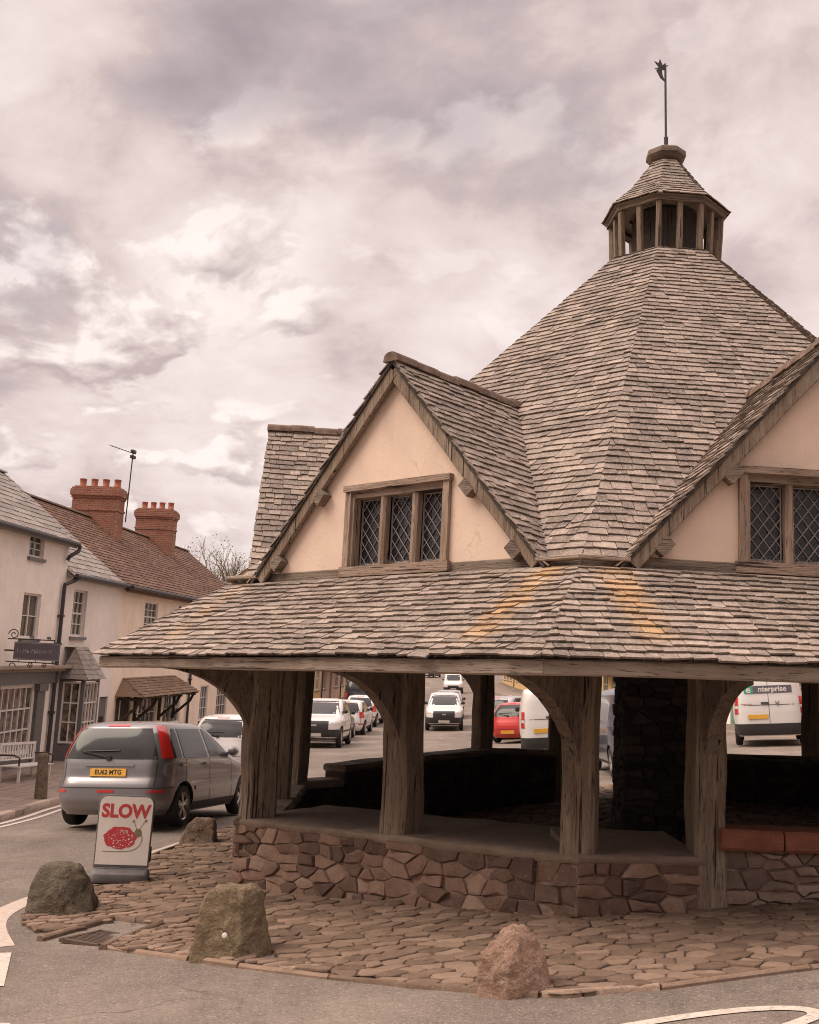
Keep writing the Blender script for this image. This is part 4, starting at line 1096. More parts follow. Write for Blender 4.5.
def build_rocks():
    boulder('boulder',(-3.20,11.68),[(-.35,-.16,-.1),(.33,-.2,-.1),(.36,.16,-.1),(-.33,.2,-.1),(-.28,-.1,.41),(-.20,-.08,.485),(.13,-.1,.49),(.22,-.06,.39),(.35,-.1,.16),(.35,.1,.14),(.12,.1,.49),(-.22,.12,.475),(-.05,-.24,.25),(.1,-.24,.1)],'boulder_olive',2.3,'large dark olive mossy boulder with a broad flattened top, beside the drain grate')
    o=boulder('boulder',(-1.22,9.42),[(-.33,-.15,-.1),(.09,-.27,-.1),(.33,-.04,-.1),(.25,.24,-.1),(-.28,.22,-.1),(-.24,-.12,.47),(-.17,-.11,.53),(.08,-.15,.55),(.19,-.02,.54),(.24,.0,.46),(.16,.14,.54),(-.16,.13,.535),(.32,-.02,.1)],'boulder_tan',8.1,'tan upright boulder streaked with green moss and carrying a small round white stud',p=26)
    b=MB(); d=Vector((-.05,-1,.22)).normalized(); rot=d.to_track_quat('Z','Y').to_matrix()
    b.lathe([(.021,0),(.021,.012),(.012,.016)],Vector((-.03,-.245,.2)),14,axis=rot); s=b.build('reflector_stud',MT['frame_white'],o,local=True)
    boulder('boulder',(.81,7.72),[(-.24,-.1,-.1),(-.08,-.24,-.1),(.22,-.16,-.1),(.27,.1,-.1),(-.18,.18,-.1),(-.24,-.08,.22),(-.18,-.06,.31),(-.07,-.05,.40),(.05,-.04,.415),(.15,-.03,.35),(.24,-.06,.16),(.0,.1,.39),(-.05,-.23,.22)],'boulder_pink',5.5,'pinkish orange boulder with a pointed top at the front edge of the crazy paving',p=22)
    boulder('boulder',(-2.66,16.1),[(-.27,-.12,-.1),(.25,-.18,-.1),(.26,.15,-.1),(-.2,.18,-.1),(-.22,-.08,.10),(-.12,-.1,.29),(-.02,-.1,.36),(.2,-.12,.37),(.26,-.1,.27),(.22,.1,.34),(-.08,.1,.3)],'boulder_brown',12.7,'small brown boulder with a pale broken top, behind the SLOW sign near the corner post',p=24)
def textmesh(s,size,bold=.0,align='CENTER',shear=0.,font=None):
    cu=bpy.data.curves.new('lettering','FONT'); cu.body=s; cu.size=size; cu.align_x=align; cu.align_y='CENTER'; cu.offset=bold; cu.shear=shear; cu.resolution_u=3
    o=bpy.data.objects.new('lettering',cu); col.objects.link(o)
    dg=bpy.context.evaluated_depsgraph_get(); dg.update()
    me=bpy.data.meshes.new_from_object(o.evaluated_get(dg)); 
    V=[v.co.copy() for v in me.vertices]; F=[tuple(p.vertices) for p in me.polygons]
    bpy.data.objects.remove(o); bpy.data.curves.remove(cu); bpy.data.meshes.remove(me)
    return V,F
def put_text(mb,s,size,fn,bold=0.,m=0,sx=1.,align='CENTER',shear=0.):
    V,F=textmesh(s,size,bold,align,shear); i0=len(mb.v)
    for v in V: mb.vert(fn(v.x*sx,v.y))
    for f in F: mb.face([i0+i for i in f],m)
def build_sign():
    loc=Vector((-3.03,13.30,0)); loc.z=hgt(loc.x,loc.y)+.05
    rz=R(8)
    root=empty('pavement_sign',loc,'white freestanding pavement sign reading SLOW above a red snail drawing','sign',rz=rz); root.scale=(1.08,1.08,1.1)
    # local: x right, y away from viewer, z up; slight backward lean and sideways tilt
    tilt=R(4)
    def L(x,z,n): return Vector((x+z*.012, -n+z*math.sin(tilt)*.6, z))
    w,h0,h1=.285,.115,.83
    def outline(w,h0,h1,r,k=8):
        p=[(-w*.98,h0),(w*.98,h0)]
        for i in range(k+1): a=math.pi/2*i/k; p.append((w-r+r*math.cos(a-0)*1.0 if False else w-r+r*math.cos(a),h1-r+r*math.sin(a)))
        for i in range(k+1): a=math.pi/2+math.pi/2*i/k; p.append((-w+r+r*math.cos(a),h1-r+r*math.sin(a)))
        return p
    b=MB()
    ring=outline(w,h0,h1,.085)
    b.prism([L(x,z,.022) for x,z in ring],Vector((0,.044,0)))
    panel=b.build('panel',MT['sign_base'],root,local=True); fixn(panel)
    mod=panel.modifiers.new('b','BEVEL'); mod.width=.008; mod.segments=2; mod.limit_method='ANGLE'
    b=MB(); b.prism([L(x,z,.026) for x,z in outline(w-.014,h0+.03,h1-.014,.075)],Vector((0,.003,0)))
    poster=fixn(b.build('poster',MT['sign_white'],panel,local=True))
    e=.0268
    b=MB(); put_text(b,'SLOW',.182,lambda x,y:L(x+.0,.668+y+.0,e+.0012),.0075,sx=.96); b.build('lettering',MT['sign_red'],panel,local=True)
    # snail: shell with ragged white flecks, body outline, eye stalks
    b=MB(); N=40
    cx,cz=-.035,.405
    sh=[]
    for i in range(N):
        a=2*math.pi*i/N; rx,rz=.165,.115
        z=math.sin(a); x=math.cos(a)
        k=1+.04*math.sin(7*a)+.03*math.sin(13*a+1)
        zz=z*rz*(1.0 if z>0 else .92)
        sh.append((cx+x*rx*k,cz+zz*k))
    for i in range(N):
        b.poly([L(cx,cz,e+.001),L(*sh[i],e+.001),L(*sh[(i+1)%N],e+.001)],0)
    # white flecks: shell stripes of broken lettering
    rg=random.Random(3)
    for i in range(74):
        a=rg.uniform(0,6.28); r=rg.uniform(.1,.93)**.7; x=cx+math.cos(a)*.15*r; z=cz+math.sin(a)*.1*r
        s=rg.uniform(.004,.011); t=rg.uniform(-.5,.5); wv=rg.uniform(.4,1.0)
        pts=[(x+s*math.cos(t+q)*(1 if q_%2 else .5)*1.4,z+s*math.sin(t+q)*wv) for q_,q in enumerate((0,1.57,3.14,4.71))]
        b.poly([L(px,pz,e+.0018) for px,pz in pts],1)
    b.build('snail_shell',[MT['sign_red'],MT['sign_white']],panel,local=True)
    b=MB()
    def stroke(pts,wd,m=0):
        Pp=[Vector((p[0],p[1],0)) for p in pts]
        for i in range(len(Pp)-1):
            d=(Pp[i+1]-Pp[i]).normalized(); n=Vector((-d.y,d.x,0))*wd/2
            b.poly([L(*(Pp[i]+n).xy,e+.0015),L(*(Pp[i]-n).xy,e+.0015),L(*(Pp[i+1]-n).xy,e+.0015),L(*(Pp[i+1]+n).xy,e+.0015)],m)
    body=smoothpath([(-.2,.275),(-.12,.272),(.0,.276),(.10,.29),(.165,.335),(.188,.40),(.175,.45)],6)
    stroke(body,.0075); stroke([(.128,.49),(.098,.56),(.088,.572)],.006); stroke([(.150,.49),(.195,.565),(.21,.578)],.006)
    def disc(x,z,rx,rz,m=0): 
        pts=[L(x+rx*math.cos(6.283*i/14),z+rz*math.sin(6.283*i/14),e+.0015) for i in range(14)]; b.poly(pts,m)
    disc(.088,.575,.013,.013); disc(.212,.583,.013,.013); disc(.142,.462,.038,.042)
    b.build('snail_body',MT['snail_skin'],panel,local=True)
    # base tank
    b=MB()
    prof=[]
    rings=[]
    for (z,wx,dy) in ((0,.295,.15),(.03,.30,.165),(.085,.30,.15),(.125,.288,.06)):
        ring=[]
        for i in range(24):
            a=2*math.pi*i/24; c_,s_=math.cos(a),math.sin(a)
            ring.append(b.vert((wx*math.copysign(abs(c_)**.35,c_),dy*math.copysign(abs(s_)**.6,s_),z-.02)))
        rings.append(ring)
    for i in range(3):
        for k in range(24): b.face([rings[i][k],rings[i][(k+1)%24],rings[i+1][(k+1)%24],rings[i+1][k]])
    b.face(rings[-1]); b.face(rings[0][::-1])
    o=smooth_by_angle(b.build('base_tank',MT['sign_base'],root,local=True),50)
    b=MB(); ax=Matrix(((0,0,1),(0,1,0),(-1,0,0)))
    b.lathe([(.02,-.02),(.075,-.02),(.08,-.01),(.08,.01),(.075,.02),(.02,.02)],Vector((.27,.13,.24)),20,axis=ax)
    smooth_by_angle(b.build('wheel',MT['tyre'],root,local=True),40)
def build_bollards():
    for i,(x,y,h,r,lab) in enumerate([(-6.70,22.3,.86,.115,'weathered wooden bollard on the kerb in front of the bench'),(-6.45,24.6,.86,.10,'wooden bollard half hidden behind the grey car, by the bay window')]):
        b=MB(); z=hgt(x,y)+.08
        prof=[(r*1.05,-.1),(r*1.02,.2),(r*.92,h*.6),(r*.84,h-.12),(r*.80,h-.1),(r*.84,h-.06),(r*.82,h-.01),(r*.6,h+.02)]
        b.lathe(prof,(0,0,0),10,rot0=.2)
        o=b.build('bollard',MT['bollard']); smooth_by_angle(o,40); o.location=(x,y,z); o.rotation_euler=(0,R(-2),i*.7)
        tag(o,lab,'bollard','wooden bollards along the left kerb')
    # bench
    x,y=-8.0,25.35; z=hgt(-6.5,y)+.02
    root=empty('bench',(x,y,z),'pale slatted metal bench standing under the shop window','bench',rz=R(-4.6))
    L=1.9
    b=MB()
    for i in range(5): b.box((.0+.09*i-.15,0,.44),(.06,L,.025))
    b.build('seat',MT['frame_white'],root,local=True)
    b=MB()
    for s in (-1,1): b.box((-.22,s*(L/2-.03),.65),(.03,.05,.5))
    b.box((-.22,0,.88),(.035,L,.05)); b.box((-.22,0,.55),(.03,L,.03))
    for i in range(13): b.box((-.22,-L/2+.1+(L-.2)*i/12,.71),(.02,.05,.34))
    b.build('backrest',MT['frame_white'],root,local=True)
    for s in (-1,1):
        for dx in (-.2,.2):
            b=MB(); b.box((dx,s*(L/2-.12),.2),(.05,.05,.44)); b.build('leg',MT['frame_white'],root,local=True)
        b=MB(); b.tube([(-.22,s*(L/2-.03),.66),(.1,s*(L/2-.03),.67),(.22,s*(L/2-.03),.62),(.22,s*(L/2-.03),.43)],.02,8); b.build('armrest',MT['iron'],root,local=True)
    # menu board leaning on the bench
# ------------------------------------------------------------------ houses
class Fr:
    def __init__(s,B,u,n,grade): s.B=Vector(B); s.u=Vector(u).normalized(); s.n=Vector(n).normalized(); s.g=grade
    def P(s,a,d,h): return s.B+s.u*a+s.n*d+Vector((0,0,h+s.g*a))
    def box(s,mb,a0,a1,d0,d1,h0,h1,m=0,t=.5):
        mb.hexa([s.P(a0,d0,h0),s.P(a1,d0,h0),s.P(a1,d1,h0),s.P(a0,d1,h0),s.P(a0,d0,h1),s.P(a1,d0,h1),s.P(a1,d1,h1),s.P(a0,d1,h1)],m,t)
def panel(mb,fr,a0,a1,h0,h1,holes,d=0.,dep=.13,m=0):
    xs=sorted({a0,a1}|{x for q in holes for x in q[:2]}); hs=sorted({h0,h1}|{x for q in holes for x in q[2:4]})
    for i in range(len(xs)-1):
        for j in range(len(hs)-1):
            cx=(xs[i]+xs[i+1])/2; ch=(hs[j]+hs[j+1])/2
            if any(q[0]<cx<q[1] and q[2]<ch<q[3] for q in holes): continue
            mb.poly([fr.P(xs[i],d,hs[j]),fr.P(xs[i+1],d,hs[j]),fr.P(xs[i+1],d,hs[j+1]),fr.P(xs[i],d,hs[j+1])],m)
    for q in holes:
        b0,b1,g0,g1=q[:4]
        for (p,r) in (((b0,g0),(b1,g0)),((b1,g0),(b1,g1)),((b1,g1),(b0,g1)),((b0,g1),(b0,g0))):
            mb.poly([fr.P(p[0],d,p[1]),fr.P(r[0],d,r[1]),fr.P(r[0],d+dep,r[1]),fr.P(p[0],d+dep,p[1])],m)
def window(par,fr,a0,a1,h0,h1,cols,rows,d=0.,inset=.09,sill='grey',frame='frame_white',glass='glass',thick=.05,bar=.022,name='window',mid=None):
    b=MB(); d0=d+inset-.03; d1=d+inset+.03
    fr.box(b,a0,a0+thick,d0,d1,h0,h1); fr.box(b,a1-thick,a1,d0,d1,h0,h1)
    fr.box(b,a0+thick,a1-thick,d0,d1,h0,h0+thick*1.2); fr.box(b,a0+thick,a1-thick,d0,d1,h1-thick,h1)
    for i in range(1,cols):
        x=a0+thick+(a1-a0-2*thick)*i/cols; w=bar*(1.8 if mid=='v' and cols%2==0 and i==cols//2 else 1)
        fr.box(b,x-w/2,x+w/2,d0+.012,d1-.008,h0+thick,h1-thick)
    for j in range(1,rows):
        h=h0+thick+(h1-h0-2*thick)*j/rows; w=bar*(2.0 if mid=='h' and rows%2==0 and j==rows//2 else 1)
        fr.box(b,a0+thick,a1-thick,d0+.014,d1-.010,h-w/2,h+w/2)
    w=b.build(name,MT[frame],par)
    b=MB(); b.poly([fr.P(a0+.01,d1-.012,h0+.01),fr.P(a1-.01,d1-.012,h0+.01),fr.P(a1-.01,d1-.012,h1-.01),fr.P(a0+.01,d1-.012,h1-.01)])
    b.build('pane',MT[glass],w)
    if sill:
        b=MB(); fr.box(b,a0-.06,a1+.06,d-.06,d+inset,h0-.08,h0-.002); b.build('sill',MT['stone_kerb' if sill=='stone' else 'shop_grey'],w)
    return w
def roof(par,fr,a0,a1,eave,ridge,dr,mat,course=.22,wr=(.2,.4),over=.22,thick=.016,front=True,verge=.08,depth=None,tone=(.1,.95),jit=.006):
    """pitched roof with its eave along the street; ridge over depth dr"""
    depth=depth or 2*dr; sl=(ridge-eave)/dr
    b=MB(); U=(fr.u+Vector((0,0,fr.g))); UL=U.length; U=U/UL
    for side in (0,1):
        if side==0: O=fr.P(a0-verge,-over,eave-over*sl); V=fr.n*(dr+over)+Vector((0,0,(dr+over)*sl))
        else: O=fr.P(a0-verge,depth+over,eave-over*sl); V=-fr.n*(dr+over)+Vector((0,0,(dr+over)*sl))
        L=V.length; V=V/L; N=U.cross(V)
        if N.z<0:N=-N
        W=(a1-a0+2*verge)*UL
        if side==0 and front: slate_field(b,O,U,V,N,lambda v:[(0.,W)],L,course,wr,thick,0,tone,jit)
        q=[O+N*-.02,O+U*W+N*-.02,O+U*W+V*L+N*-.02,O+V*L+N*-.02]; b.poly(q,0,.4)
        b.poly([p-N*.07 for p in q],0,.1)
        for i,j in ((0,1),(1,2),(3,0)): b.poly([q[i],q[j],q[j]-N*.07,q[i]-N*.07],0,.1)
    rf=b.build('roof',MT[mat],par)
    b=MB(); n=max(1,int((a1-a0)/.45))
    for i in range(n):
        x0=a0-verge+(a1-a0+2*verge)*i/n; x1=a0-verge+(a1-a0+2*verge)*(i+1)/n-.01
        ring=[]
        for x in (x0,x1): ring.append([b.vert(fr.P(x,dr+.11*math.cos(t),ridge+.0+.085*math.sin(t))) for t in [math.pi*k/6 for k in range(7)]])
        for k in range(6): b.face([ring[0][k],ring[0][k+1],ring[1][k+1],ring[1][k]],0,RNG.random())
        b.face(ring[0][::-1]);b.face(ring[1])
    b.build('ridge_tiles',MT['ridge'] if mat!='slate_house' else MT['lead'],rf)
    return rf
def gutter(par,fr,a0,a1,eave,dpipe=None,pts=None,over=.22,h0=-.3):
    b=MB(); b.tube([fr.P(a0,-over-.05,eave-.15),fr.P(a1,-over-.05,eave-.15)],.06,8)
    b.build('gutter',MT['gutter'],par)
    if dpipe is not None:
        x=dpipe
        b=MB(); b.tube([fr.P(x+.35,-over-.05,eave-.2),fr.P(x+.3,-over-.05,eave-.36),fr.P(x+.05,-.09,eave-.62),fr.P(x,-.07,eave-.75),fr.P(x,-.07,h0)],.045,8)
        for h in (eave-1.4,eave-3.0): fr.box(b,x-.07,x+.07,-.13,0,h-.03,h+.03)
        b.build('downpipe',MT['gutter'],par)
def shell(root,fr,a0,a1,base,eave,ridge,dr,holes,mat,depth=None,name='wall'):
    depth=depth or 2*dr
    b=MB(); panel(b,fr,a0,a1,base,eave,holes)
    for a in (a0,a1): b.poly([fr.P(a,0,base),fr.P(a,depth,base),fr.P(a,depth,eave),fr.P(a,dr,ridge-.05),fr.P(a,0,eave)])
    b.poly([fr.P(a0,depth,base),fr.P(a1,depth,base),fr.P(a1,depth,eave),fr.P(a0,depth,eave)])
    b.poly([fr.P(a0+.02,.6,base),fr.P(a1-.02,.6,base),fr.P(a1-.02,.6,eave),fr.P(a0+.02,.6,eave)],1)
    return b.build(name,[MT[mat],MT['dark_inside']],root)
def chimney(par,fr,a0,a1,d0,d1,h0,h1,pots,mat='brick'):
    b=MB(); fr.box(b,a0,a1,d0,d1,h0,h1-.42)
    # corbelled head courses
    for i,(o,z0,z1) in enumerate(((.035,h1-.42,h1-.34),(.075,h1-.34,h1-.12),(.035,h1-.12,h1-.05),(-.03,h1-.05,h1))): fr.box(b,a0-o,a1+o,d0-o,d1+o,z0+.001*i,z1)
    fr.box(b,a0-.03,a1+.03,d0-.03,d1+.03,h1-.86,h1-.79)
    c=b.build('chimney',MT[mat],par)
    for i in range(pots):
        d=d0+.18+(d1-d0-.36)*i/max(1,pots-1); p=fr.P((a0+a1)/2,d,h1)
        b=MB(); b.lathe([(.125,0),(.125,.05),(.115,.06),(.115,.24),(.125,.25),(.125,.29),(.09,.29),(.085,.2)],p,14); smooth_by_angle(b.build('chimney_pot',MT['pot'],c),50)
    return c
LR=Fr((-8.8,28,0),(.0797,.9968,0),(-.9968,.0797,0),.05)
def build_left_houses():
    f=LR
    # ---- white shop
    a0,a1=-9.,1.25
    r=empty('shop_house',f.P(-4,0,-.35),'white rendered house with a grey shop front, cut off by the left edge','house')
    holes=[(-1.24,-.36,4.92,5.5),(-1.26,-.22,3.0,4.07),(-3.8,-2.8,3.0,4.07),(-6.6,-5.5,3.0,4.07),(-2.15,-.08,.33,1.88),(-7.,-4.,.33,1.88),(-3.6,-2.6,-.5,1.88)]
    shell(r,f,a0,a1,-1.4,5.6,8.8,4.,holes,'wall_white')
    roof(r,f,a0,a1-.02,5.6,8.8,4.,'slate_house',.24,(.22,.42))
    window(r,f,-1.24,-.36,4.92,5.5,2,3); window(r,f,-1.26,-.22,3.0,4.07,2,2,mid='v'); window(r,f,-3.8,-2.8,3.0,4.07,2,2,mid='v'); window(r,f,-6.6,-5.5,3.,4.07,2,2)
    window(r,f,-2.15,-.08,.33,1.88,6,3,sill=None,glass='glass_shop',thick=.045,bar=.035,name='shop_window',inset=.05); window(r,f,-7.,-4.,.33,1.88,6,3,sill=None,glass='glass_shop',name='shop_window',inset=.05)
    b=MB(); f.box(b,-3.58,-2.62,.05,.1,-.5,1.86); b.build('door',MT['shop_grey'],r)
    b=MB(); f.box(b,a0,1.16,-.1,-.003,1.93,2.22); b.build('fascia_board',MT['shop_grey'],r)
    b=MB(); f.box(b,a0,1.45,-.34,-.003,2.30,2.37); f.box(b,a0,1.3,-.22,-.003,2.225,2.297); b.build('cornice',MT['stone_kerb'],r)
    b=MB(); f.box(b,-.04,.42,-.09,-.003,-.9,1.93); f.box(b,-.08,.46,-.12,-.003,-.9,-.1); f.box(b,-.08,.46,-.14,-.004,1.75,1.926); b.build('pilaster',MT['shop_grey'],r)
    b=MB(); f.box(b,-2.55,-2.2,-.09,-.003,-.9,1.93); b.build('pilaster',MT['shop_grey'],r)
    b=MB(); f.box(b,-2.15,-.08,-.05,-.003,-.9,.28); b.build('stall_riser',MT['shop_grey'],r)
    gutter(r,f,a0,1.2,5.6)
    # bracketed downpipe at the joint
    b=MB(); b.tube([f.P(1.30,-.27,5.42),f.P(1.25,-.25,5.28),f.P(1.02,-.12,5.12),f.P(1.0,-.08,5.02)],.05,8)
    b.tube([f.P(1.42,-.3,4.62),f.P(1.3,-.2,4.52),f.P(1.0,-.08,4.4),f.P(.98,-.08,4.2),f.P(.97,-.08,-.5)],.05,8)
    for h in (3.6,2.9,1.2): f.box(b,.9,1.04,-.14,-.002,h-.03,h+.03)
    b.build('downpipe',MT['gutter'],r)
    # ---- hanging sign
    p=f.P(-2.0,0,2.72)
    s=empty('hanging_sign',p,'dark grey projecting shop sign with small pale lettering on a scrolled iron bracket','sign')
    q=lambda d,h:f.P(-2.0,d,h)
    b=MB(); f.box(b,-2.02,-1.98,-1.26,-.22,2.52,2.92); bd=b.build('board',MT['sign_grey'],s)
    b=MB(); 
    for (d,h,w,hh) in ((-.74,2.54,1.03,.012),(-.74,2.90,1.03,.012)): f.box(b,-2.024,-2.021,d-w/2,d+w/2,h-hh/2,h+hh/2)
    # worn lettering: faint upright strokes, too small to read
    rg=random.Random(5); d=-.30
    while d>-1.20:
        w=rg.uniform(.015,.05); hh=rg.uniform(.07,.11)
        if rg.random()<.86: f.box(b,-2.024,-2.021,d-.012,d,2.675,2.675+hh); 
        if rg.random()<.5: f.box(b,-2.024,-2.021,d-w,d-.012,2.675+rg.choice((0,hh*.45,hh-.018)),2.69+hh*.45)
        d-=w+rg.uniform(.012,.03)
    b.build('lettering',MT['sign_letter'],bd)
    b=MB()
    b.tube([q(.0,2.72),q(-.22,2.72)],.02,6); b.tube([q(-.05,2.98),q(-1.15,2.98)],.014,6); b.tube([q(-.05,2.47),q(-1.25,2.47)],.014,6)
    for (cd,ch,r0,sg) in ((-.18,3.08,.13,1),(-.2,2.37,.12,-1),(-.62,2.42,.07,-1),(-.95,2.43,.06,-1),(-.6,3.02,.05,1),(-1.0,3.01,.05,1)):
        pts=[]
        for i in range(22):
            a=i/21*4.2*math.pi/1.4; rr=r0*(1-i/25); pts.append(q(cd+rr*math.cos(a),ch+sg*rr*math.sin(a)))
        b.tube(pts,.012,5)
    for d in (-.35,-.74,-1.13): b.tube([q(d,2.92),q(d,2.98)],.008,5); b.tube([q(d,2.47),q(d,2.52)],.008,5)
    b.build('bracket',MT['iron'],s)
    # ---- grey cottage
    a0,a1=1.25,5.58
    r=empty('grey_cottage',f.P(3.4,0,-.2),'pale grey cottage with a dark framed bay window under a small pitched roof','house')
    holes=[(1.90,2.90,3.10,4.33),(4.62,5.32,-.4,1.45)]
    shell(r,f,a0+.003,a1,-1.4,4.8,7.9,3.9,holes,'wall_grey')
    roof(r,f,a0,a1-.05,4.8,7.9,3.9,'slate_house',.24,(.22,.42),verge=.02)
    window(r,f,1.90,2.90,3.10,4.33,3,4,mid='h',inset=.12)
    b=MB(); f.box(b,4.65,5.29,.04,.09,-.4,1.42); f.box(b,4.8,5.14,.03,.045,.62,.9,1); b.build('door',[MT['shop_grey'],MT['dark_inside']],r)
    b=MB(); f.box(b,a0+.02,a1,-.02,-.003,-1.3,-.02); b.build('base_band',MT['gutter'],r)
    gutter(r,f,a0,a1,4.8)
    # bay
    b0,b1,bd=1.48,2.62,-.66
    b=MB(); f.box(b,b0,b1,bd,-.004,-1.2,.36); f.box(b,b0,b1,bd,-.004,1.98,2.06)
    for a in (b0,b1-.09): f.box(b,a,a+.09,bd,bd+.09,.361,1.979)
    f.box(b,b0,b0+.07,-.09,-.005,.361,1.979)
    bay=b.build('bay',MT['shop_grey'],r)
    window(bay,f,b0+.09,b1-.09,.42,1.95,4,3,d=bd,inset=.04,sill=None,glass='glass_shop',thick=.04,bar=.03)
    fs=Fr(f.P(b0,0,0),-f.n,f.u,0.)   # side light looking down the street
    window(bay,fs,.10,.56,.42,1.95,2,3,d=0,inset=.04,sill=None,glass='glass_shop',thick=.04,bar=.03)
    b=MB(); E=lambda a,d,h:f.P(a,d,h)
    pts=dict(A=E(b0-.12,bd-.1,2.05),B=E(b1+.12,bd-.1,2.05),C=E(b1+.12,0,2.05),D=E(b0-.12,0,2.05),Rg0=E(b0+.12,-.30,2.83),Rg1=E(b1-.12,-.3,2.83),W0=E(b0+.12,0,2.83),W1=E(b1-.12,0,2.83))
    U=(pts['B']-pts['A']).normalized(); V=(pts['Rg0']-pts['A']); V=V-U*V.dot(U); L=V.length; V=V/L; N=U.cross(V); N=N if N.z>0 else -N
    W=(pts['B']-pts['A']).length
    slate_field(b,pts['A'],U,V,N,lambda v:[(.24*v/L,W-.24*v/L)],L,.14,(.14,.26),.014,0,(.1,.9),.006)
    b.poly([pts['A'],pts['B'],pts['Rg1'],pts['Rg0']],0,.3)
    U=(pts['D']-pts['A']); W2=U.length; U=U/W2; ap=(pts['Rg0']-pts['A']); hx=ap.dot(U); V=ap-U*hx; L2=V.length; V=V/L2; N=U.cross(V); N=N if N.dot(f.u)<0 else -N
    slate_field(b,pts['A'],U,V,N,lambda v:[(hx*v/L2,W2-(W2-hx)*v/L2*.98)],L2,.14,(.14,.26),.014,0,(.1,.9),.006)
    b.poly([pts['A'],pts['D'],pts['Rg0']],0,.3); b.poly([pts['B'],pts['C'],pts['Rg1']],0,.3); b.poly([pts['Rg0'],pts['Rg1'],pts['W1'],pts['W0']],0,.4)
    b.build('bay_roof',MT['slate_house'],bay)
    # ---- tan house
    a0,a1=5.58,23.6
    r=empty('tan_house',f.P(12,0,.0),'long tan house under a red tiled roof with two brick chimneys','house')
    wins=[(8.05,9.45,3.36,4.33,3,4),(11.9,13.2,3.40,4.40,3,4),(15.9,17.2,3.4,4.4,3,4),(19.5,20.8,3.4,4.4,3,4)]
    low=[(8.3,10.2,.3,1.32,4,2),(11.0,13.1,.3,1.36,4,2),(15.8,17.0,.2,1.5,3,3),(18.4,20.2,.2,1.5,4,3)]
    holes=[w[:4] for w in wins+low]+[(6.5,7.5,-.4,1.38)]
    shell(r,f,a0,a1,-1.4,4.78,7.25,3.15,holes,'wall_tan')
    rf=roof(r,f,a0,a1,4.78,7.25,3.15,'redtile',.17,(.15,.19),thick=.022,verge=.13,over=.3,jit=.004)
    for w in wins: window(r,f,*w,mid='h',inset=.07)
    for w in low: window(r,f,*w,inset=.07)
    b=MB(); f.box(b,6.5,7.5,.06,.11,-.4,1.36); b.build('door',MT['timber_dark'],r)
    gutter(r,f,a0,a1,4.78,13.9,over=.3)
    chimney(rf,f,10.9,11.7,2.2,3.8,6.0,8.36,4); chimney(rf,f,17.5,18.4,2.2,3.65,6.0,8.45,4)
    # tiled canopy over door and windows
    b=MB(); A=f.P(4.1,-.95,1.50);B=f.P(12.6,-.95,1.50);C=f.P(13.6,-.003,2.10);D=f.P(5.2,-.003,2.10)
    A=f.P(5.9,-.85,1.44);B=f.P(12.3,-.85,1.44);C=f.P(11.9,-.003,1.95);D=f.P(6.5,-.003,1.95)
    U=(B-A); W=U.length; U=U/W; V=(D-A); x0=V.dot(U); V=V-U*x0; L=V.length; V=V/L; N=U.cross(V); N=N if N.z>0 else -N
    slate_field(b,A,U,V,N,lambda v:[(x0*v/L,W-.3*v/L)],L,.13,(.13,.2),.02,0,(.1,.95),.006)
    b.poly([A,B,C,D],0,.3); b.poly([A-Vector((0,0,.05)),B-Vector((0,0,.05)),C-Vector((0,0,.05)),D-Vector((0,0,.05))],0,.1); b.poly([A,D,f.P(5.9,-.003,1.44)],0,.4); b.poly([B,C,f.P(12.3,-.003,1.44)],0,.4)
    cn=b.build('canopy',MT['browntile'],r)
    for a in (6.1,7.8,10.4,12.1):
        b=MB(); b.timber([f.P(a,-.05,1.36),f.P(a,-.78,1.36)],.09,.09,(0,0,1),0,.01,0,2); b.timber([f.P(a,-.05,.62),f.P(a,-.3,.85),f.P(a,-.6,1.12),f.P(a,-.7,1.34)],.08,.08,f.u,0,.01,0); b.timber([f.P(a,-.045,.5),f.P(a,-.045,1.36)],.09,.09,f.u,0,.01,0,2)
        b.build('bracket',MT['timber_dark'],cn)
    # ---- tv aerial on the first chimney
    p=f.P(11.65,2.1,7.2); s=empty('tv_aerial',p,'thin television aerial on a pole strapped to the nearer chimney stack','aerial')
    b=MB(); b.tube([p,f.P(11.65,2.05,9.72)],.022,6); b.build('pole',MT['iron'],s)
    b=MB(); b.tube([f.P(11.65,1.95,9.66),f.P(11.65,2.9,9.95)],.014,5)
    for i in range(7):
        d=2.15+i*.12; h=9.66+(d-1.95)*.305; b.tube([f.P(11.40,d,h),f.P(11.90,d,h)],.006,4)
    for s_ in (-1,1): f.box(b,11.5,11.8,1.98,2.10,9.60+.10*s_,9.70+.10*s_)
    b.build('antenna',MT['iron'],s)
    # ---- further houses of the row
    specs=[(23.75,31.5,4.2,6.0,'wall_cream','redtile','cream rendered house with a brown tiled shop canopy, next beyond the tan house',('awning','browntile')),
           (31.6,38.0,4.5,6.3,'wall_white','slate_house','tall white house with a grey slate roof, second beyond the tan house',('fascia','shop_grey')),
           (38.1,46,5.2,7.8,'wall_ochre','redtile','ochre house with a dark green shop front far along the left side of the street',('fascia','fascia_green')),
           (46.1,55,6.0,8.8,'wall_pink','slate_house','pink rendered house far along the left side of the street',('awning','fascia_green')),
           (55.1,66,5.4,8.2,'wall_cream','redtile','cream house with dark shop awning, second from the far end of the left row',('awning','shop_grey')),
           (66.1,80,5.8,8.6,'wall_white','slate_house','white house at the far end of the left row',('fascia','iron'))]
    for i,s in enumerate(specs): generic(f,*s,seed=i)
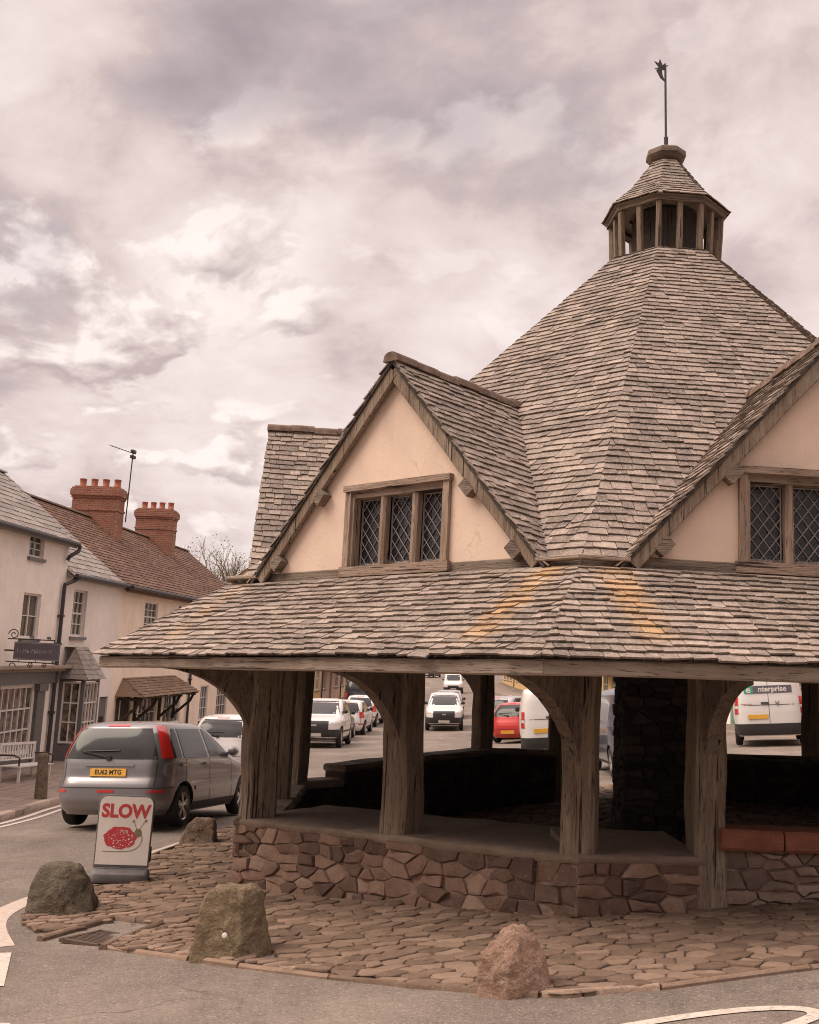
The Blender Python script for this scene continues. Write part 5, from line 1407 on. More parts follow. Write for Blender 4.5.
def generic(f,a0,a1,eave,ridge,wall,rmat,label,front,seed=0,base=-1.5,dr=3.3,name='terraced_house'):
    rg=random.Random(40+seed)
    r=empty(name,f.P((a0+a1)/2,0,0),label,'house')
    L=a1-a0; n=max(2,int(L/2.6)); up=[];lo=[]
    for i in range(n):
        c=a0+L*(i+.5)/n; up.append((c-.5,c+.5,eave-1.75,eave-.45)); 
        if i!=n//2: lo.append((c-.8,c+.8,.55,2.0))
    dc=a0+L*(n//2+.5)/n
    holes=up+lo+[(dc-.5,dc+.5,-.3,2.0)]
    shell(r,f,a0,a1,base,eave,ridge,dr,holes,wall)
    rf=roof(r,f,a0,a1,eave,ridge,dr,rmat,.28,(.25,.5),verge=.05)
    for q in up: window(r,f,*q,2,4,mid='h',inset=.08)
    for q in lo: window(r,f,*q,3,2,inset=.06,glass='glass_shop')
    b=MB(); f.box(b,dc-.5,dc+.5,.06,.11,-.3,1.98); b.build('door',MT[rg.choice(['shop_grey','fascia_green','timber_dark'])],r)
    if ridge>6.5: chimney(rf,f,a1-1.1,a1-.3,dr-.6,dr+.6,ridge-1.,ridge+1.3,3)
    gutter(r,f,a0,a1,eave,a0+.2)
    if front[0]=='awning':
        b=MB(); b.hexa([f.P(a0+.5,-1.0,2.15),f.P(a1-.8,-1.0,2.15),f.P(a1-.8,-.004,2.5),f.P(a0+.5,-.004,2.5),f.P(a0+.5,-1.0,2.25),f.P(a1-.8,-1.0,2.25),f.P(a1-.8,-.004,2.85),f.P(a0+.5,-.004,2.85)],0,.5); b.build('awning',MT[front[1]],r)
    else:
        b=MB(); f.box(b,a0+.3,a1-.3,-.1,-.004,2.1,2.62); f.box(b,a0+.2,a1-.2,-.2,-.004,2.64,2.72); b.build('fascia_board',MT[front[1]],r)
def build_right_houses():
    f=Fr((16.2,26,.55),(-.036,.999,0),(.999,.036,0),.045)
    specs=[(-8,2,5.2,8.0,'wall_white','slate_house','white house at the near end of the right hand row',('fascia','shop_grey')),
      (2.1,11,5.0,7.8,'wall_pink','redtile','brown pink house behind the parked rental van',('awning','browntile')),
      (11.1,20,5.6,8.3,'wall_cream','slate_house','cream house with a grey shop front halfway along the right row',('fascia','shop_grey')),
      (20.1,31,5.2,8.0,'wall_white','redtile','white house with a red roof on the right side of the street',('fascia','iron')),
      (31.1,42,5.6,8.4,'wall_grey','slate_house','grey house with a green shop fascia on the right side of the street',('fascia','fascia_green')),
      (42.1,56,5.2,8.0,'wall_ochre','redtile','ochre house with green awning on the right side of the street',('awning','fascia_green')),
      (56.1,72,5.8,8.6,'wall_tan','slate_house','tan house far along the right side of the street',('fascia','shop_grey')),
      (72.1,90,5.4,8.2,'wall_cream','redtile','cream house with tall sash windows far along the right row',('fascia','browntile')),
      (90.1,112,5.8,8.6,'wall_ochre','slate_house','yellow ochre house at the far end of the right row',('awning','shop_grey'))]
    for i,s in enumerate(specs): generic(f,*s,seed=20+i)
    # the house that closes the view
    e=Fr((-14,182,7.2),(1,0,0),(0,1,0),0.0)
    generic(e,0,16,6.4,9.6,'wall_white','slate_house','white house closing the top of the street, left of the bend',('fascia','shop_grey'),seed=50)
    generic(e,16.2,34,5.6,8.6,'wall_pink','redtile','pink house closing the top of the street, right of the bend',('fascia','shop_grey'),seed=51)
# ------------------------------------------------------------------ trees
def tree(loc,h,seed,label,leafy=0.,spread=1.,group='trees beyond the roofs',thick=.022):
    rg=random.Random(seed); x,y=loc; z=hgt(x,y)-.2
    root=empty('bare_tree' if not leafy else 'budding_tree',(x,y,z),label,'tree',group)
    tb=MB(); cb=MB(); tips=[]
    def grow(p,d,L,r,lv):
        n=4; pts=[p]; q=p; dd=d
        for i in range(n):
            dd=(dd+Vector((rg.uniform(-1,1),rg.uniform(-1,1),rg.uniform(-.5,.9)))*.13).normalized(); q=q+dd*L/n; pts.append(q)
        r1=r*.62
        (tb if lv<3 else cb).tube(pts,[r+(r1-r)*i/n for i in range(n+1)],6 if lv<3 else 3,0,caps=False)
        if lv>=6: tips.append(q); return
        k=rg.choice((2,3,3)) if lv>0 else 4
        for i in range(k):
            a=rg.uniform(0,6.28); s=rg.uniform(.35,.85)*spread
            perp=dd.orthogonal().normalized(); perp.rotate(Matrix.Rotation(a,3,dd))
            nd=(dd+perp*s+Vector((0,0,.12))).normalized()
            t=rg.uniform(.55,1.) if i else 1
            grow(pts[min(n,max(1,round(t*n)))],nd,L*rg.uniform(.62,.82),r1*(1 if i==0 else .72),lv+1)
    grow(Vector((x,y,z)),Vector((0,0,1)),h*.27,h*thick,0)
    tb.build('trunk',MT['bark'],root)
    if leafy:
        for p in tips:
            for i in range(int(leafy)):
                q=p+Vector((rg.gauss(0,.35),rg.gauss(0,.35),rg.gauss(0,.3))); s=rg.uniform(.05,.11)
                a=Vector((rg.uniform(-1,1),rg.uniform(-1,1),rg.uniform(-1,1))).normalized(); b_=a.orthogonal().normalized()
                cb.poly([q-a*s,q+b_*s*.6,q+a*s,q-b_*s*.6],1,rg.random())
    cb.build('crown',[MT['twig'],MT['foliage']],root)
def build_trees():
    tree((-13.9,92),15.5,4,'bare spreading tree rising behind the tan house roof, beside the market hall gable',0,.8,thick=.034)
    tree((-19,104),16,9,'lower bare tree behind the tan house, half hidden by its roof',3,1.1)
    tree((-12.6,88),10.5,15,'short ivy green tree just above the far end of the red tiled roof',26,1.2)
    tree((-30,120),12,22,'bare tree far behind the chimneys',2,1.)
    tree((30,120),13,31,'bare tree behind the right hand row of houses',3,1.)
# ------------------------------------------------------------------ vehicles
def interp(T,z):
    if z<=T[0][0]: return T[0][1:]
    for a,b in zip(T[:-1],T[1:]):
        if a[0]<=z<=b[0]:
            t=(z-a[0])/(b[0]-a[0]); return tuple(a[i]+(b[i]-a[i])*t for i in range(1,5))
    return T[-1][1:]
def dens(T,k=5):
    """Catmull-Rom through the ring table"""
    out=[]
    for i in range(len(T)-1):
        P=[T[max(i-1,0)],T[i],T[i+1],T[min(i+2,len(T)-1)]]
        for j in range(k):
            t=j/k; row=[]
            for c in range(5):
                a,b,cc,d=[p[c] for p in P]
                if c==0: row.append(b+(cc-b)*t)
                else:
                    m1=(cc-a)*.5; m2=(d-b)*.5
                    if (cc-b)*m1<=0: m1=0
                    if (cc-b)*m2<=0: m2=0
                    m1=math.copysign(min(abs(m1),3*abs(cc-b)),m1) if m1 else 0; m2=math.copysign(min(abs(m2),3*abs(cc-b)),m2) if m2 else 0
                    row.append((2*t**3-3*t*t+1)*b+(t**3-2*t*t+t)*m1+(-2*t**3+3*t*t)*cc+(t**3-t*t)*m2)
            out.append(tuple(row))
    out.append(T[-1]); return out
class Body:
    def __init__(s,T): s.T=dens(T,6)
    def ring(s,z): xr,xf,w,n=interp(s.T,z); return (xr+xf)/2,(xf-xr)/2,w,n
    def pt(s,z,t,off=0.):
        xc,a,b,n=s.ring(z); c,q=math.cos(t),math.sin(t); e=2/n
        p=Vector((xc+a*math.copysign(abs(c)**e,c),b*math.copysign(abs(q)**e,q),z))
        if off:
            g=Vector((math.copysign(abs((p.x-xc)/a)**(n-1),c)/a,math.copysign(abs(p.y/b)**(n-1),q)/b,0)); g.normalize(); 
            # slope in z
            xc2,a2,b2,n2=s.ring(z+.02); p2=Vector((xc2+a2*math.copysign(abs(c)**(2/n2),c),b2*math.copysign(abs(q)**(2/n2),q),z+.02))
            d=(p2-p); nn=g*d.z-Vector((0,0,1))*d.dot(g); 
            if nn.length>1e-9: g=nn.normalized() if nn.dot(g)>0 else g
            p=p+g*off
        return p
    def side(s,x,z,sg,off=.004):
        xc,a,b,n=s.ring(z); k=min(.999,abs((x-xc)/a)); y=b*(1-k**n)**(1/n)
        q=max(1e-6,y/b); t=math.atan2(q**(n/2),math.copysign(k**(n/2),x-xc)) 
        return s.pt(z,t*sg,off)
    def end(s,y,z,sg,off=.004):
        """sg -1 rear, +1 front"""
        xc,a,b,n=s.ring(z); k=min(.9995,abs(y/b)); xx=(1-k**n)**(1/n)
        t=math.atan2(math.copysign(k**(n/2),y),sg*xx**(n/2)); return s.pt(z,t,off)
def patch(mb,fn,zs,lr,m=0,nx=10,nz_=6,thick=None):
    """zs=(z0,z1); lr(t)->(left,right) horizontal limits at t in 0..1"""
    ids=[]
    for j in range(nz_+1):
        t=j/nz_; z=zs[0]+(zs[1]-zs[0])*t; l,r=lr(t); ids.append([mb.vert(fn(l+(r-l)*i/nx,z)) for i in range(nx+1)])
    for j in range(nz_):
        for i in range(nx): mb.face([ids[j][i],ids[j][i+1],ids[j+1][i+1],ids[j+1][i]],m)
MPV=[(.20,-1.93,1.90,.78,6),(.28,-2.0,1.98,.83,6),(.42,-2.04,2.03,.868,6),(.60,-2.03,2.03,.872,6),(.66,-2.01,2.01,.866,6),(.74,-1.97,1.98,.862,6),(.86,-1.95,1.78,.858,6),(.95,-1.93,1.32,.85,6),(1.04,-1.90,1.02,.822,6),(1.2,-1.84,.74,.762,6),(1.36,-1.76,.42,.70,6),(1.46,-1.68,.18,.645,5),(1.51,-1.55,-.05,.58,4.4),(1.54,-1.15,-.4,.42,3)]
HATCH=[(.20,-1.88,1.88,.74,5),(.30,-1.95,1.95,.79,5),(.44,-1.98,1.98,.83,4.6),(.60,-1.97,1.97,.84,4.4),(.74,-1.93,1.9,.832,4.4),(.84,-1.89,1.6,.825,4.4),(.92,-1.86,1.12,.80,4.6),(1.0,-1.82,.9,.775,5),(1.16,-1.72,.58,.72,5),(1.32,-1.56,.2,.66,4.6),(1.41,-1.4,-.05,.60,4),(1.45,-1.05,-.4,.42,3)]
SUV=[(.26,-2.05,2.05,.80,5),(.36,-2.14,2.14,.86,5),(.55,-2.17,2.18,.90,4.6),(.75,-2.16,2.17,.905,4.4),(.92,-2.12,2.08,.90,4.4),(1.02,-2.09,1.6,.88,4.4),(1.1,-2.06,1.08,.86,4.6),(1.2,-2.02,.88,.83,5),(1.38,-1.92,.56,.77,5),(1.54,-1.78,.2,.71,4.6),(1.63,-1.6,-.1,.64,4),(1.67,-1.2,-.5,.45,3)]
VAN=[(.26,-2.45,2.3,.88,6),(.36,-2.5,2.4,.93,6),(.6,-2.52,2.45,.955,6),(.9,-2.52,2.4,.96,6),(1.05,-2.51,2.15,.955,6),(1.15,-2.505,1.72,.945,6),(1.3,-2.49,1.5,.925,6),(1.6,-2.46,1.12,.87,6),(1.8,-2.42,.85,.82,5.5),(1.9,-2.36,.6,.75,5),(1.95,-2.2,.3,.55,4)]
def make_vehicle(kind,name,label,cat,paint,group=None,plate=None,plate_front=None,detail=True,wiper=True,darkwin=False,rear=True):
    T={'mpv':MPV,'hatch':HATCH,'suv':SUV,'van':VAN}[kind]; B=Body(T)
    root=empty(name,(0,0,0),label,cat,group)
    wb={'mpv':(-1.30,1.30),'hatch':(-1.22,1.25),'suv':(-1.3,1.36),'van':(-1.55,1.5)}[kind]; wr={'mpv':.305,'hatch':.30,'suv':.35,'van':.335}[kind]
    hw=max(r[3] for r in T)
    # body
    mb=MB(); NS=56; rings=[]
    for (z,*_) in B.T: rings.append([mb.vert(B.pt(z,2*math.pi*k/NS+.001)) for k in range(NS)])
    for i in range(len(rings)-1):
        for k in range(NS): mb.face([rings[i][k],rings[i][(k+1)%NS],rings[i+1][(k+1)%NS],rings[i+1][k]])
    mb.face(rings[0][::-1]); mb.face(rings[-1])
    body=mb.build('body',MT[paint],root,local=True)
    body.data.materials.append(MT['trim'])
    # wheel wells
    cb=MB(); ax=Matrix(((1,0,0),(0,0,1),(0,-1,0)))
    cut=[]
    for x in wb:
        for s in (-1,1):
            c=MB(); c.lathe([(wr+.055,-.19),(wr+.055,.25)] if s>0 else [(wr+.055,-.25),(wr+.055,.19)],(x,s*(hw-.02),wr),28,0,axis=Matrix(((1,0,0),(0,0,1),(0,1,0))))
            o=c.build('cutter',MT['trim'],None); fixn(o); cut.append(o)
    fixn(body)
    for o in cut:
        md=body.modifiers.new('w','BOOLEAN'); md.operation='DIFFERENCE'; md.object=o; md.solver='EXACT'; md.material_mode='TRANSFER'
    dg=bpy.context.evaluated_depsgraph_get(); dg.update()
    me=bpy.data.meshes.new_from_object(body.evaluated_get(dg)); body.modifiers.clear(); old=body.data; body.data=me; bpy.data.meshes.remove(old); me.name='body'
    for o in cut: d=o.data; bpy.data.objects.remove(o); bpy.data.meshes.remove(d)
    smooth_by_angle(body,38)
    van=kind=='van'
    belt={'mpv':1.0,'hatch':.96,'suv':1.16,'van':1.22}[kind]; top={'mpv':1.43,'hatch':1.36,'suv':1.57,'van':1.72}[kind]
    def xw(z): xc,a,b,n=B.ring(z); return xc-a,xc+a
    def add(nm,mat,fn,zs,lr,par=body,nx=10,nz_=6):
        m=MB(); patch(m,fn,zs,lr,0,nx,nz_); return smooth_by_angle(m.build(nm,MT[mat],par,local=True),50)
    # side windows
    for s in (-1,1):
        fs=lambda x,z,s=s:B.side(x,z,s,.005)
        r0,_=xw(belt); r1,_=xw(top); f0=xw(belt)[1]; f1=xw(top)[1]
        if van:
            spans=[(lambda t:(.55,f0-.28+(f1-f0)*t),'side_window')]
        else:
            mid=(-.28 if kind!='hatch' else -.22)
            q=.42
            spans=[(lambda t:(mid+.05,f0-.32+(f1-f0-.06)*t),'side_window'),(lambda t:(r0+.62+.05*t,mid-.05),'side_window'),(lambda t:(r0+.20+(r1-r0+.10)*t,r0+.55+.05*t),'quarter_window')]
        for lr,nm in spans: add(nm,'carglass',fs,(belt,top),lr)
        # door shut lines, sill trim, handle
        fl=lambda x,z,s=s:B.side(x,z,s,.003)
        m=MB()
        for x in ([mid,mid-.95 if kind!='hatch' else mid-.8,f0-.40] if not van else [.5,1.45,-.9]):
            patch(m,fl,(.34,belt-.02),lambda t,x=x:(x-.006,x+.006),0,1,8)
        m.build('door_seam',MT['seam'],body,local=True)
        add('sill_trim','trim',fl,(T[0][0]+.02,.34),lambda t:(wb[0]+wr+.07,wb[1]-wr-.07),nz_=2)
        if not van: add('rubbing_strip',paint if kind!='suv' else 'trim',lambda x,z,s=s:B.side(x,z,s,.012),(.52,.58),lambda t:(wb[0]+wr+.08,wb[1]-wr-.08),nz_=1)
        for x in ((mid-.16,mid-1.05) if not van else (.62,)):
            m=MB(); 
            c=B.side(x,belt-.1,s,.02); m.box(c,(.17,.03,.03)); m.build('door_handle',MT[paint if not van else 'trim'],body,local=True)
        # mirror
        m=MB(); c=B.side(f0-.42,belt+.07,s,.0)+Vector((0,s*.13,0)); m.lathe([(.03,-.09),(.07,-.07),(.085,0),(.07,.06),(.03,.085)],c,12,axis=Matrix(((0,0,1),(1,0,0),(0,1,0)))); m.box(c-Vector((0,s*.1,.03)),(.05,.1,.04))
        smooth_by_angle(m.build('mirror',MT['trim' if van or kind!='mpv' else paint],body,local=True),50)
    # windscreen and rear window
    ws=lambda y,z:B.end(y,z,1,.005)
    z0,z1=(belt-.02,top+.02); 
    add('windscreen','carglass',ws,(z0,z1),lambda t:(-(B.ring(z0+(z1-z0)*t)[2]-.12),(B.ring(z0+(z1-z0)*t)[2]-.12)))
    rs=lambda y,z:B.end(y,z,-1,.005)
    if rear:
        zr0,zr1=((belt-.01,top+.0) if not van else (1.25,1.7))
        add('rear_window','carglass',rs,(zr0,zr1),lambda t:(-(B.ring(zr0+(zr1-zr0)*t)[2]-.17),(B.ring(zr0+(zr1-zr0)*t)[2]-.17)),nx=14)
    if not van:
        add('brake_light','redlamp',rs,(top+.025,top+.055),lambda t:(-.16,.16),nz_=1)
    if wiper and not van:
        m=MB(); a=B.end(.02,belt+.0,-1,.02); b_=B.end(.42,belt+.09,-1,.02); c=B.end(.5,belt+.16,-1,.02); m.tube([a,b_],.011,5); m.tube([b_,B.end(-.12,belt+.11,-1,.014)],.009,5); m.box(a,(.03,.07,.05)); m.build('wiper',MT['trim'],body,local=True)
    # lamps
    tl={'mpv':(1.0,1.47),'hatch':(.72,.98),'suv':(.85,1.08),'van':(.85,1.30)}[kind]
    for s in (-1,1):
        m=MB(); ids=[]
        nz_=6; nx=8; z0,z1=tl
        def tang(z,t): return B.pt(z,s*t,.008)
        t_in={'mpv':math.pi*.80,'hatch':math.pi*.83,'suv':math.pi*.84,'van':math.pi*.80}[kind]; t_out=math.pi*{'mpv':.665,'hatch':.66,'suv':.66,'van':.70}[kind]
        for j in range(nz_+1):
            z=z0+(z1-z0)*j/nz_
            for i in range(nx+1):
                m.vert(tang(z,t_in+(t_out-t_in)*i/nx))
        for j in range(nz_):
            for i in range(nx):
                q=j*(nx+1)+i; mat=0
                if kind in('mpv','van') and j in (2,) : mat=1
                m.face([q,q+1,q+nx+2,q+nx+1],mat)
        smooth_by_angle(m.build('tail_light',[MT['redlamp'],MT['clearlamp'] if kind=='van' else MT['redlamp']],body,local=True),60)
        hz={'mpv':(.68,.86),'hatch':(.64,.8),'suv':(.80,.96),'van':(.78,1.0)}[kind]
        m=MB(); nn=6
        for j in range(4):
            z=hz[0]+(hz[1]-hz[0])*j/3
            for i in range(nn+1): m.vert(B.pt(z,s*math.pi*(.14+.20*i/nn),.008))
        for j in range(3):
            for i in range(nn): q=j*(nn+1)+i; m.face([q,q+1,q+nn+2,q+nn+1])
        smooth_by_angle(m.build('headlight',MT['clearlamp'],body,local=True),60)
    # bumpers
    bt={'mpv':.58,'hatch':.5,'suv':.60,'van':.56}[kind]
    m=MB(); NN=16
    if van or kind=='suv':
        for sg in (0,1):
            m=MB()
            for j in range(4):
                z=T[0][0]+.03+(bt-T[0][0])*j/3
                for i in range(NN+1): m.vert(B.pt(z,(math.pi if sg==0 else 0)+R(-62+124*i/NN),.014))
            for j in range(3):
                for i in range(NN): q=j*(NN+1)+i; m.face([q,q+1,q+NN+2,q+NN+1])
            smooth_by_angle(m.build('bumper',MT['trim'],body,local=True),60)
    else:
        base=0
        for j in range(2):
            z=bt+.012*j
            for i in range(NN+1): m.vert(B.pt(z,math.pi+R(-58+116*i/NN),.004))
        for i in range(NN): m.face([i,i+1,i+NN+2,i+NN+1])
        for j in range(3):
            z=.24+.1*j/2
        m.build('bumper_seam',MT['seam'],body,local=True)
        # red reflectors low in the bumper, tailgate seams
        for y in (-.68,0.0,.68): add('reflector','redlamp',rs,(bt-.06,bt-.022),lambda t,y=y:(y-(.09 if y else .12),y+(.09 if y else .12)),nz_=1)
        m=MB()
        for s in (-1,1): patch(m,lambda y,z:B.end(y,z,-1,.003),(bt+.03,belt-.05),lambda t,s=s:(s*.66-.006,s*.66+.006),0,1,5)
        m.build('tailgate_seam',MT['seam'],body,local=True)
    # grille
    add('grille','trim',ws,({'mpv':(.42,.62),'hatch':(.36,.58),'suv':(.62,.92),'van':(.45,.75)}[kind]),lambda t:(-.5,.5))
    if kind=='suv': add('grille_badge','rim',lambda y,z:B.end(y,z,1,.012),(.74,.80),lambda t:(-.09,.09),nz_=1)
    # plates
    def number_plate(sg,y,z,txt,mat):
        c=B.end(y,z,sg,.0); d=(B.end(y,z+.05,sg,.0)-B.end(y,z-.05,sg,.0)).normalized(); ex=Vector((0,-sg*-1.,0)) if False else Vector((0,1 if sg>0 else -1,0))
        nrm=ex.cross(d).normalized()
        m=MB(); c=c+nrm*.012
        m.hexa([c+ex*a*.26+d*b_*.056-nrm*.008 if k else c for k,a,b_ in ()]) if False else None
        ring=[c-ex*.26-d*.056,c+ex*.26-d*.056,c+ex*.26+d*.056,c-ex*.26+d*.056]
        m.prism([p+nrm*.006 for p in ring],nrm*-.018)
        p=fixn(m.build('number_plate',MT[mat],body,local=True))
        if txt:
            m=MB(); put_text(m,txt,.092,lambda a,b_:c+ex*a+d*b_+nrm*.0075,.003,sx=.92); m.build('plate_lettering',MT['ink'],p,local=True)
    number_plate(-1,0. if not van else .30,{'mpv':.80,'hatch':.40,'suv':.72,'van':.78}[kind],plate,'plate_y')
    number_plate(1,0.,.45,plate_front,'plate_w')
    if kind=='mpv':
        m=MB()
        for i in range(2): pass
        patch(m,lambda y,z:B.end(y,z,-1,.022),(.885,.925),lambda t:(-.36,.36),0,8,2); 
        smooth_by_angle(m.build('tailgate_grip',MT[paint],body,local=True),50)
        m=MB(); m.tube([Vector((-.9,0,1.525)),Vector((-1.15,0,1.68))],.006,5); m.build('roof_antenna',MT['trim'],body,local=True)
    if van:
        m=MB(); patch(m,lambda y,z:B.end(y,z,-1,.004),(.50,1.86),lambda t:(-.006,.006),0,1,10); patch(m,lambda y,z:B.end(y,z,-1,.004),(1.08,1.095),lambda t:(-.8,.8),0,10,1); m.build('door_seam',MT['seam'],body,local=True)
        m=MB(); c=B.end(.10,1.14,-1,.02); m.box(c,(.03,.2,.04)); m.build('door_handle',MT['trim'],body,local=True)
        m=MB(); c=B.end(0.,1.90,-1,.0); m.box(c+Vector((.02,0,0)),(.05,.3,.025)); m.build('brake_light',MT['redlamp'],body,local=True)
    # wheels
    tpl=None
    for x in wb:
        for s in (-1,1):
            axm=Matrix(((1,0,0),(0,0,s),(0,-s,0)))
            if tpl is None or True:
                m=MB(); w=.095
                prof=[(wr*.66,-w),(wr*.86,-w*1.02),(wr*.96,-w*.85),(wr,-w*.55),(wr,w*.55),(wr*.96,w*.85),(wr*.86,w*1.02),(wr*.66,w),(wr*.62,w*.7)]
                m.lathe(prof,(0,0,0),32,axis=Matrix(((1,0,0),(0,0,1),(0,-1,0))),caps=False)
                ty=smooth_by_angle(m.build('wheel',MT['tyre'],root,local=True),50)
                ty.location=(x,s*(hw-.115),wr); 
                m=MB(); yy=w*.80*s
                # rim ring, five paired spokes, hub
                A=lambda r,a,y:Vector((r*math.cos(a),y,r*math.sin(a)))
                n=40
                for (ra,ya,rb,yb) in ((wr*.67,s*w*.98,wr*.61,s*w*.75),(wr*.61,s*w*.75,wr*.58,s*w*.2)):
                    i0=len(m.v)
                    for k in range(n): m.vert(A(ra,6.2832*k/n,ya)); m.vert(A(rb,6.2832*k/n,yb))
                    for k in range(n): m.face([i0+2*k,i0+2*k+1,i0+2*((k+1)%n)+1,i0+2*((k+1)%n)])
                for k in range(5):
                    a=6.2832*k/5+.3
                    for da in (-.16,.16):
                        p0=A(wr*.10,a,s*w*.75); p1=A(wr*.63,a+da,s*w*.72); m.timber([p0,p1],.034 if wr<.32 else .04,.03,(0,1,0),0,.008,0,3)
                m.lathe([(.0,0),(.07,.0),(.06,.02),(.02,.03)],(0,s*w*.6,0),16,axis=Matrix(((1,0,0),(0,0,s),(0,-s,0))))
                i0=len(m.v); 
                for k in range(24): m.vert(A(wr*.6,6.2832*k/24,s*w*.15))
                m.face(list(range(i0,i0+24)),1)
                smooth_by_angle(m.build('rim',[MT['rim'],MT['ink']],ty,local=True),40)
    return root
def place(root,x,y,heading,dz=0.):
    """heading in degrees to the right of straight up the street"""
    a=R(90-heading); f=Vector((math.cos(a),math.sin(a),0))
    z0=hgt(x-f.x*1.3,y-f.y*1.3); z1=hgt(x+f.x*1.3,y+f.y*1.3); l=Vector((-f.y,f.x,0)); w0=hgt(x+l.x*.7,y+l.y*.7); w1=hgt(x-l.x*.7,y-l.y*.7)
    root.location=(x,y,(z0+z1)/2+dz+.012); root.rotation_mode='XYZ'
    root.rotation_euler=Matrix.Identity(3).to_euler()
    m=Matrix.Rotation(a,3,'Z')@Matrix.Rotation(-math.atan2(z1-z0,2.6),3,'Y')@Matrix.Rotation(math.atan2(w0-w1,1.4),3,'X')
    root.rotation_euler=m.to_euler()
def dup_car(src,label,paint_from=None,paint_to=None):
    c=copy_tree(src); c['label']=label
    if paint_to:
        def rec(o):
            for ch in o.children:
                if ch.type=='MESH' and any(m and m.name==paint_from for m in ch.data.materials):
                    ch.data=ch.data.copy()
                    for i,m in enumerate(ch.data.materials):
                        if m and m.name==paint_from: ch.data.materials[i]=MT[paint_to]
                rec(ch)
        rec(c)
    return c
def build_cars():
    c=make_vehicle('mpv','parked_car','grey hatchback seen from behind, on the road just beyond the SLOW sign','car','car_grey',plate='EU62 MTG'); place(c,-3.82,19.3,10); c.scale=(1.08,1.07,1.01)
    s=make_vehicle('suv','parked_car','white car parked facing the camera, first of the left line seen beyond the wooden posts','car','car_white','cars in the high street'); place(s,-2.75,42.2,184)
    h=make_vehicle('hatch','parked_car','white hatchback parked on the left, nearer of the two white hatchbacks seen from behind','car','car_white','cars in the high street'); place(h,-2.15,51.6,5)
    o=dup_car(h,'white car directly ahead of the grey hatchback, mostly hidden by it and the corner post'); place(o,-4.15,30.5,7)
    o=dup_car(h,'dark grey hatchback between two white cars in the left line','car_white','car_dark'); place(o,-2.75,47.0,5)
    o=dup_car(h,'white hatchback parked on the left, farther of the two white hatchbacks seen from behind'); place(o,-1.75,57.6,6)
    o=dup_car(s,'tall dark car parked behind the white hatchbacks in the left line','car_white','car_dark'); place(o,-2.0,64.5,5); o.scale=(1.05,1.05,1.22)
    o=dup_car(h,'silver car farther up the left line, behind the tall dark car','car_white','car_silver'); place(o,-1.15,71,6)
    o=dup_car(h,'dark car at the far visible end of the left line','car_white','car_dark'); place(o,-.75,78,6)
    o=dup_car(s,'white car driving towards the camera in the middle of the road'); place(o,2.2,56.0,183)
    o=dup_car(h,'silver car following close behind the oncoming white car','car_white','car_silver'); place(o,2.75,64.5,183)
    v=make_vehicle('van','delivery_van','white rental van parked beyond the right side of the hall, its rear door marked enterprise','van','car_white','vans parked on the right',rear=False); place(v,10.75,33.6,17,.0)
    van_marks(v)
    w=make_vehicle('van','delivery_van','white van parked behind the corner post, in front of the red car','van','car_white','vans parked on the right',rear=False); place(w,4.62,34.6,6)
    o=dup_car(w,'white van far up the street driving towards the camera'); place(o,5.1,112,183); o['group']='vans parked on the right'
    o['group']='vans on the move'
    o=dup_car(w,'dark blue van parked close behind the stone pillar of the hall','car_white','car_blue'); place(o,5.7,27.2,2)
    o=dup_car(h,'red car parked on the right, half hidden by a white van','car_white','car_red'); place(o,4.85,43.4,28)
    o=dup_car(s,'silver car parked on the right, next beyond the red car','car_white','car_silver'); place(o,4.75,47.5,30)
    o=dup_car(h,'red car parked on the right, second beyond the silver car','car_white','car_red'); place(o,4.6,51.5,28)
    o=dup_car(h,'dark car parked at the far end of the right line','car_white','car_dark'); place(o,5.2,58,28)
    o=dup_car(h,'dark car crossing the top of the street','car_white','car_dark'); place(o,3.9,150,200)
def van_marks(root):
    B=Body(VAN); body=[c for c in root.children if c.name.startswith('body')][0]
    m=MB(); patch(m,lambda y,z:B.end(y,z,-1,.009),(1.40,1.60),lambda t:(-.62,.62),0,10,3); pn=m.build('sign_panel',MT['sign_grey'],body,local=True)
    m=MB(); patch(m,lambda y,z:B.end(y,z,-1,.012),(1.40,1.60),lambda t:(.38,.62),0,3,3); m.build('green_mark',MT['van_green'],pn,local=True)
    m=MB(); put_text(m,'e',.26,lambda a,b:B.end(.5-a,1.50+b,-1,.016),.006); put_text(m,'nterprise',.20,lambda a,b:B.end(-.12-a,1.505+b,-1,.014),.005); m.build('lettering',MT['frame_white'],pn,local=True)
    m=MB(); patch(m,lambda y,z:B.end(y,z,-1,.006),(1.115,1.125),lambda t:(.42,.72),0,4,1); m.build('badge_line',MT['redlamp'],body,local=True)
    m=MB(); 
    for a,b in (((-.26,1.19),(-.22,1.10)),((-.22,1.10),(-.18,1.19)),((-.26,1.15),(-.22,1.06)),((-.22,1.06),(-.18,1.15))): m.tube([B.end(a[0],a[1],-1,.012),B.end(b[0],b[1],-1,.012)],.010,4)
    m.build('badge',MT['lead'],body,local=True)
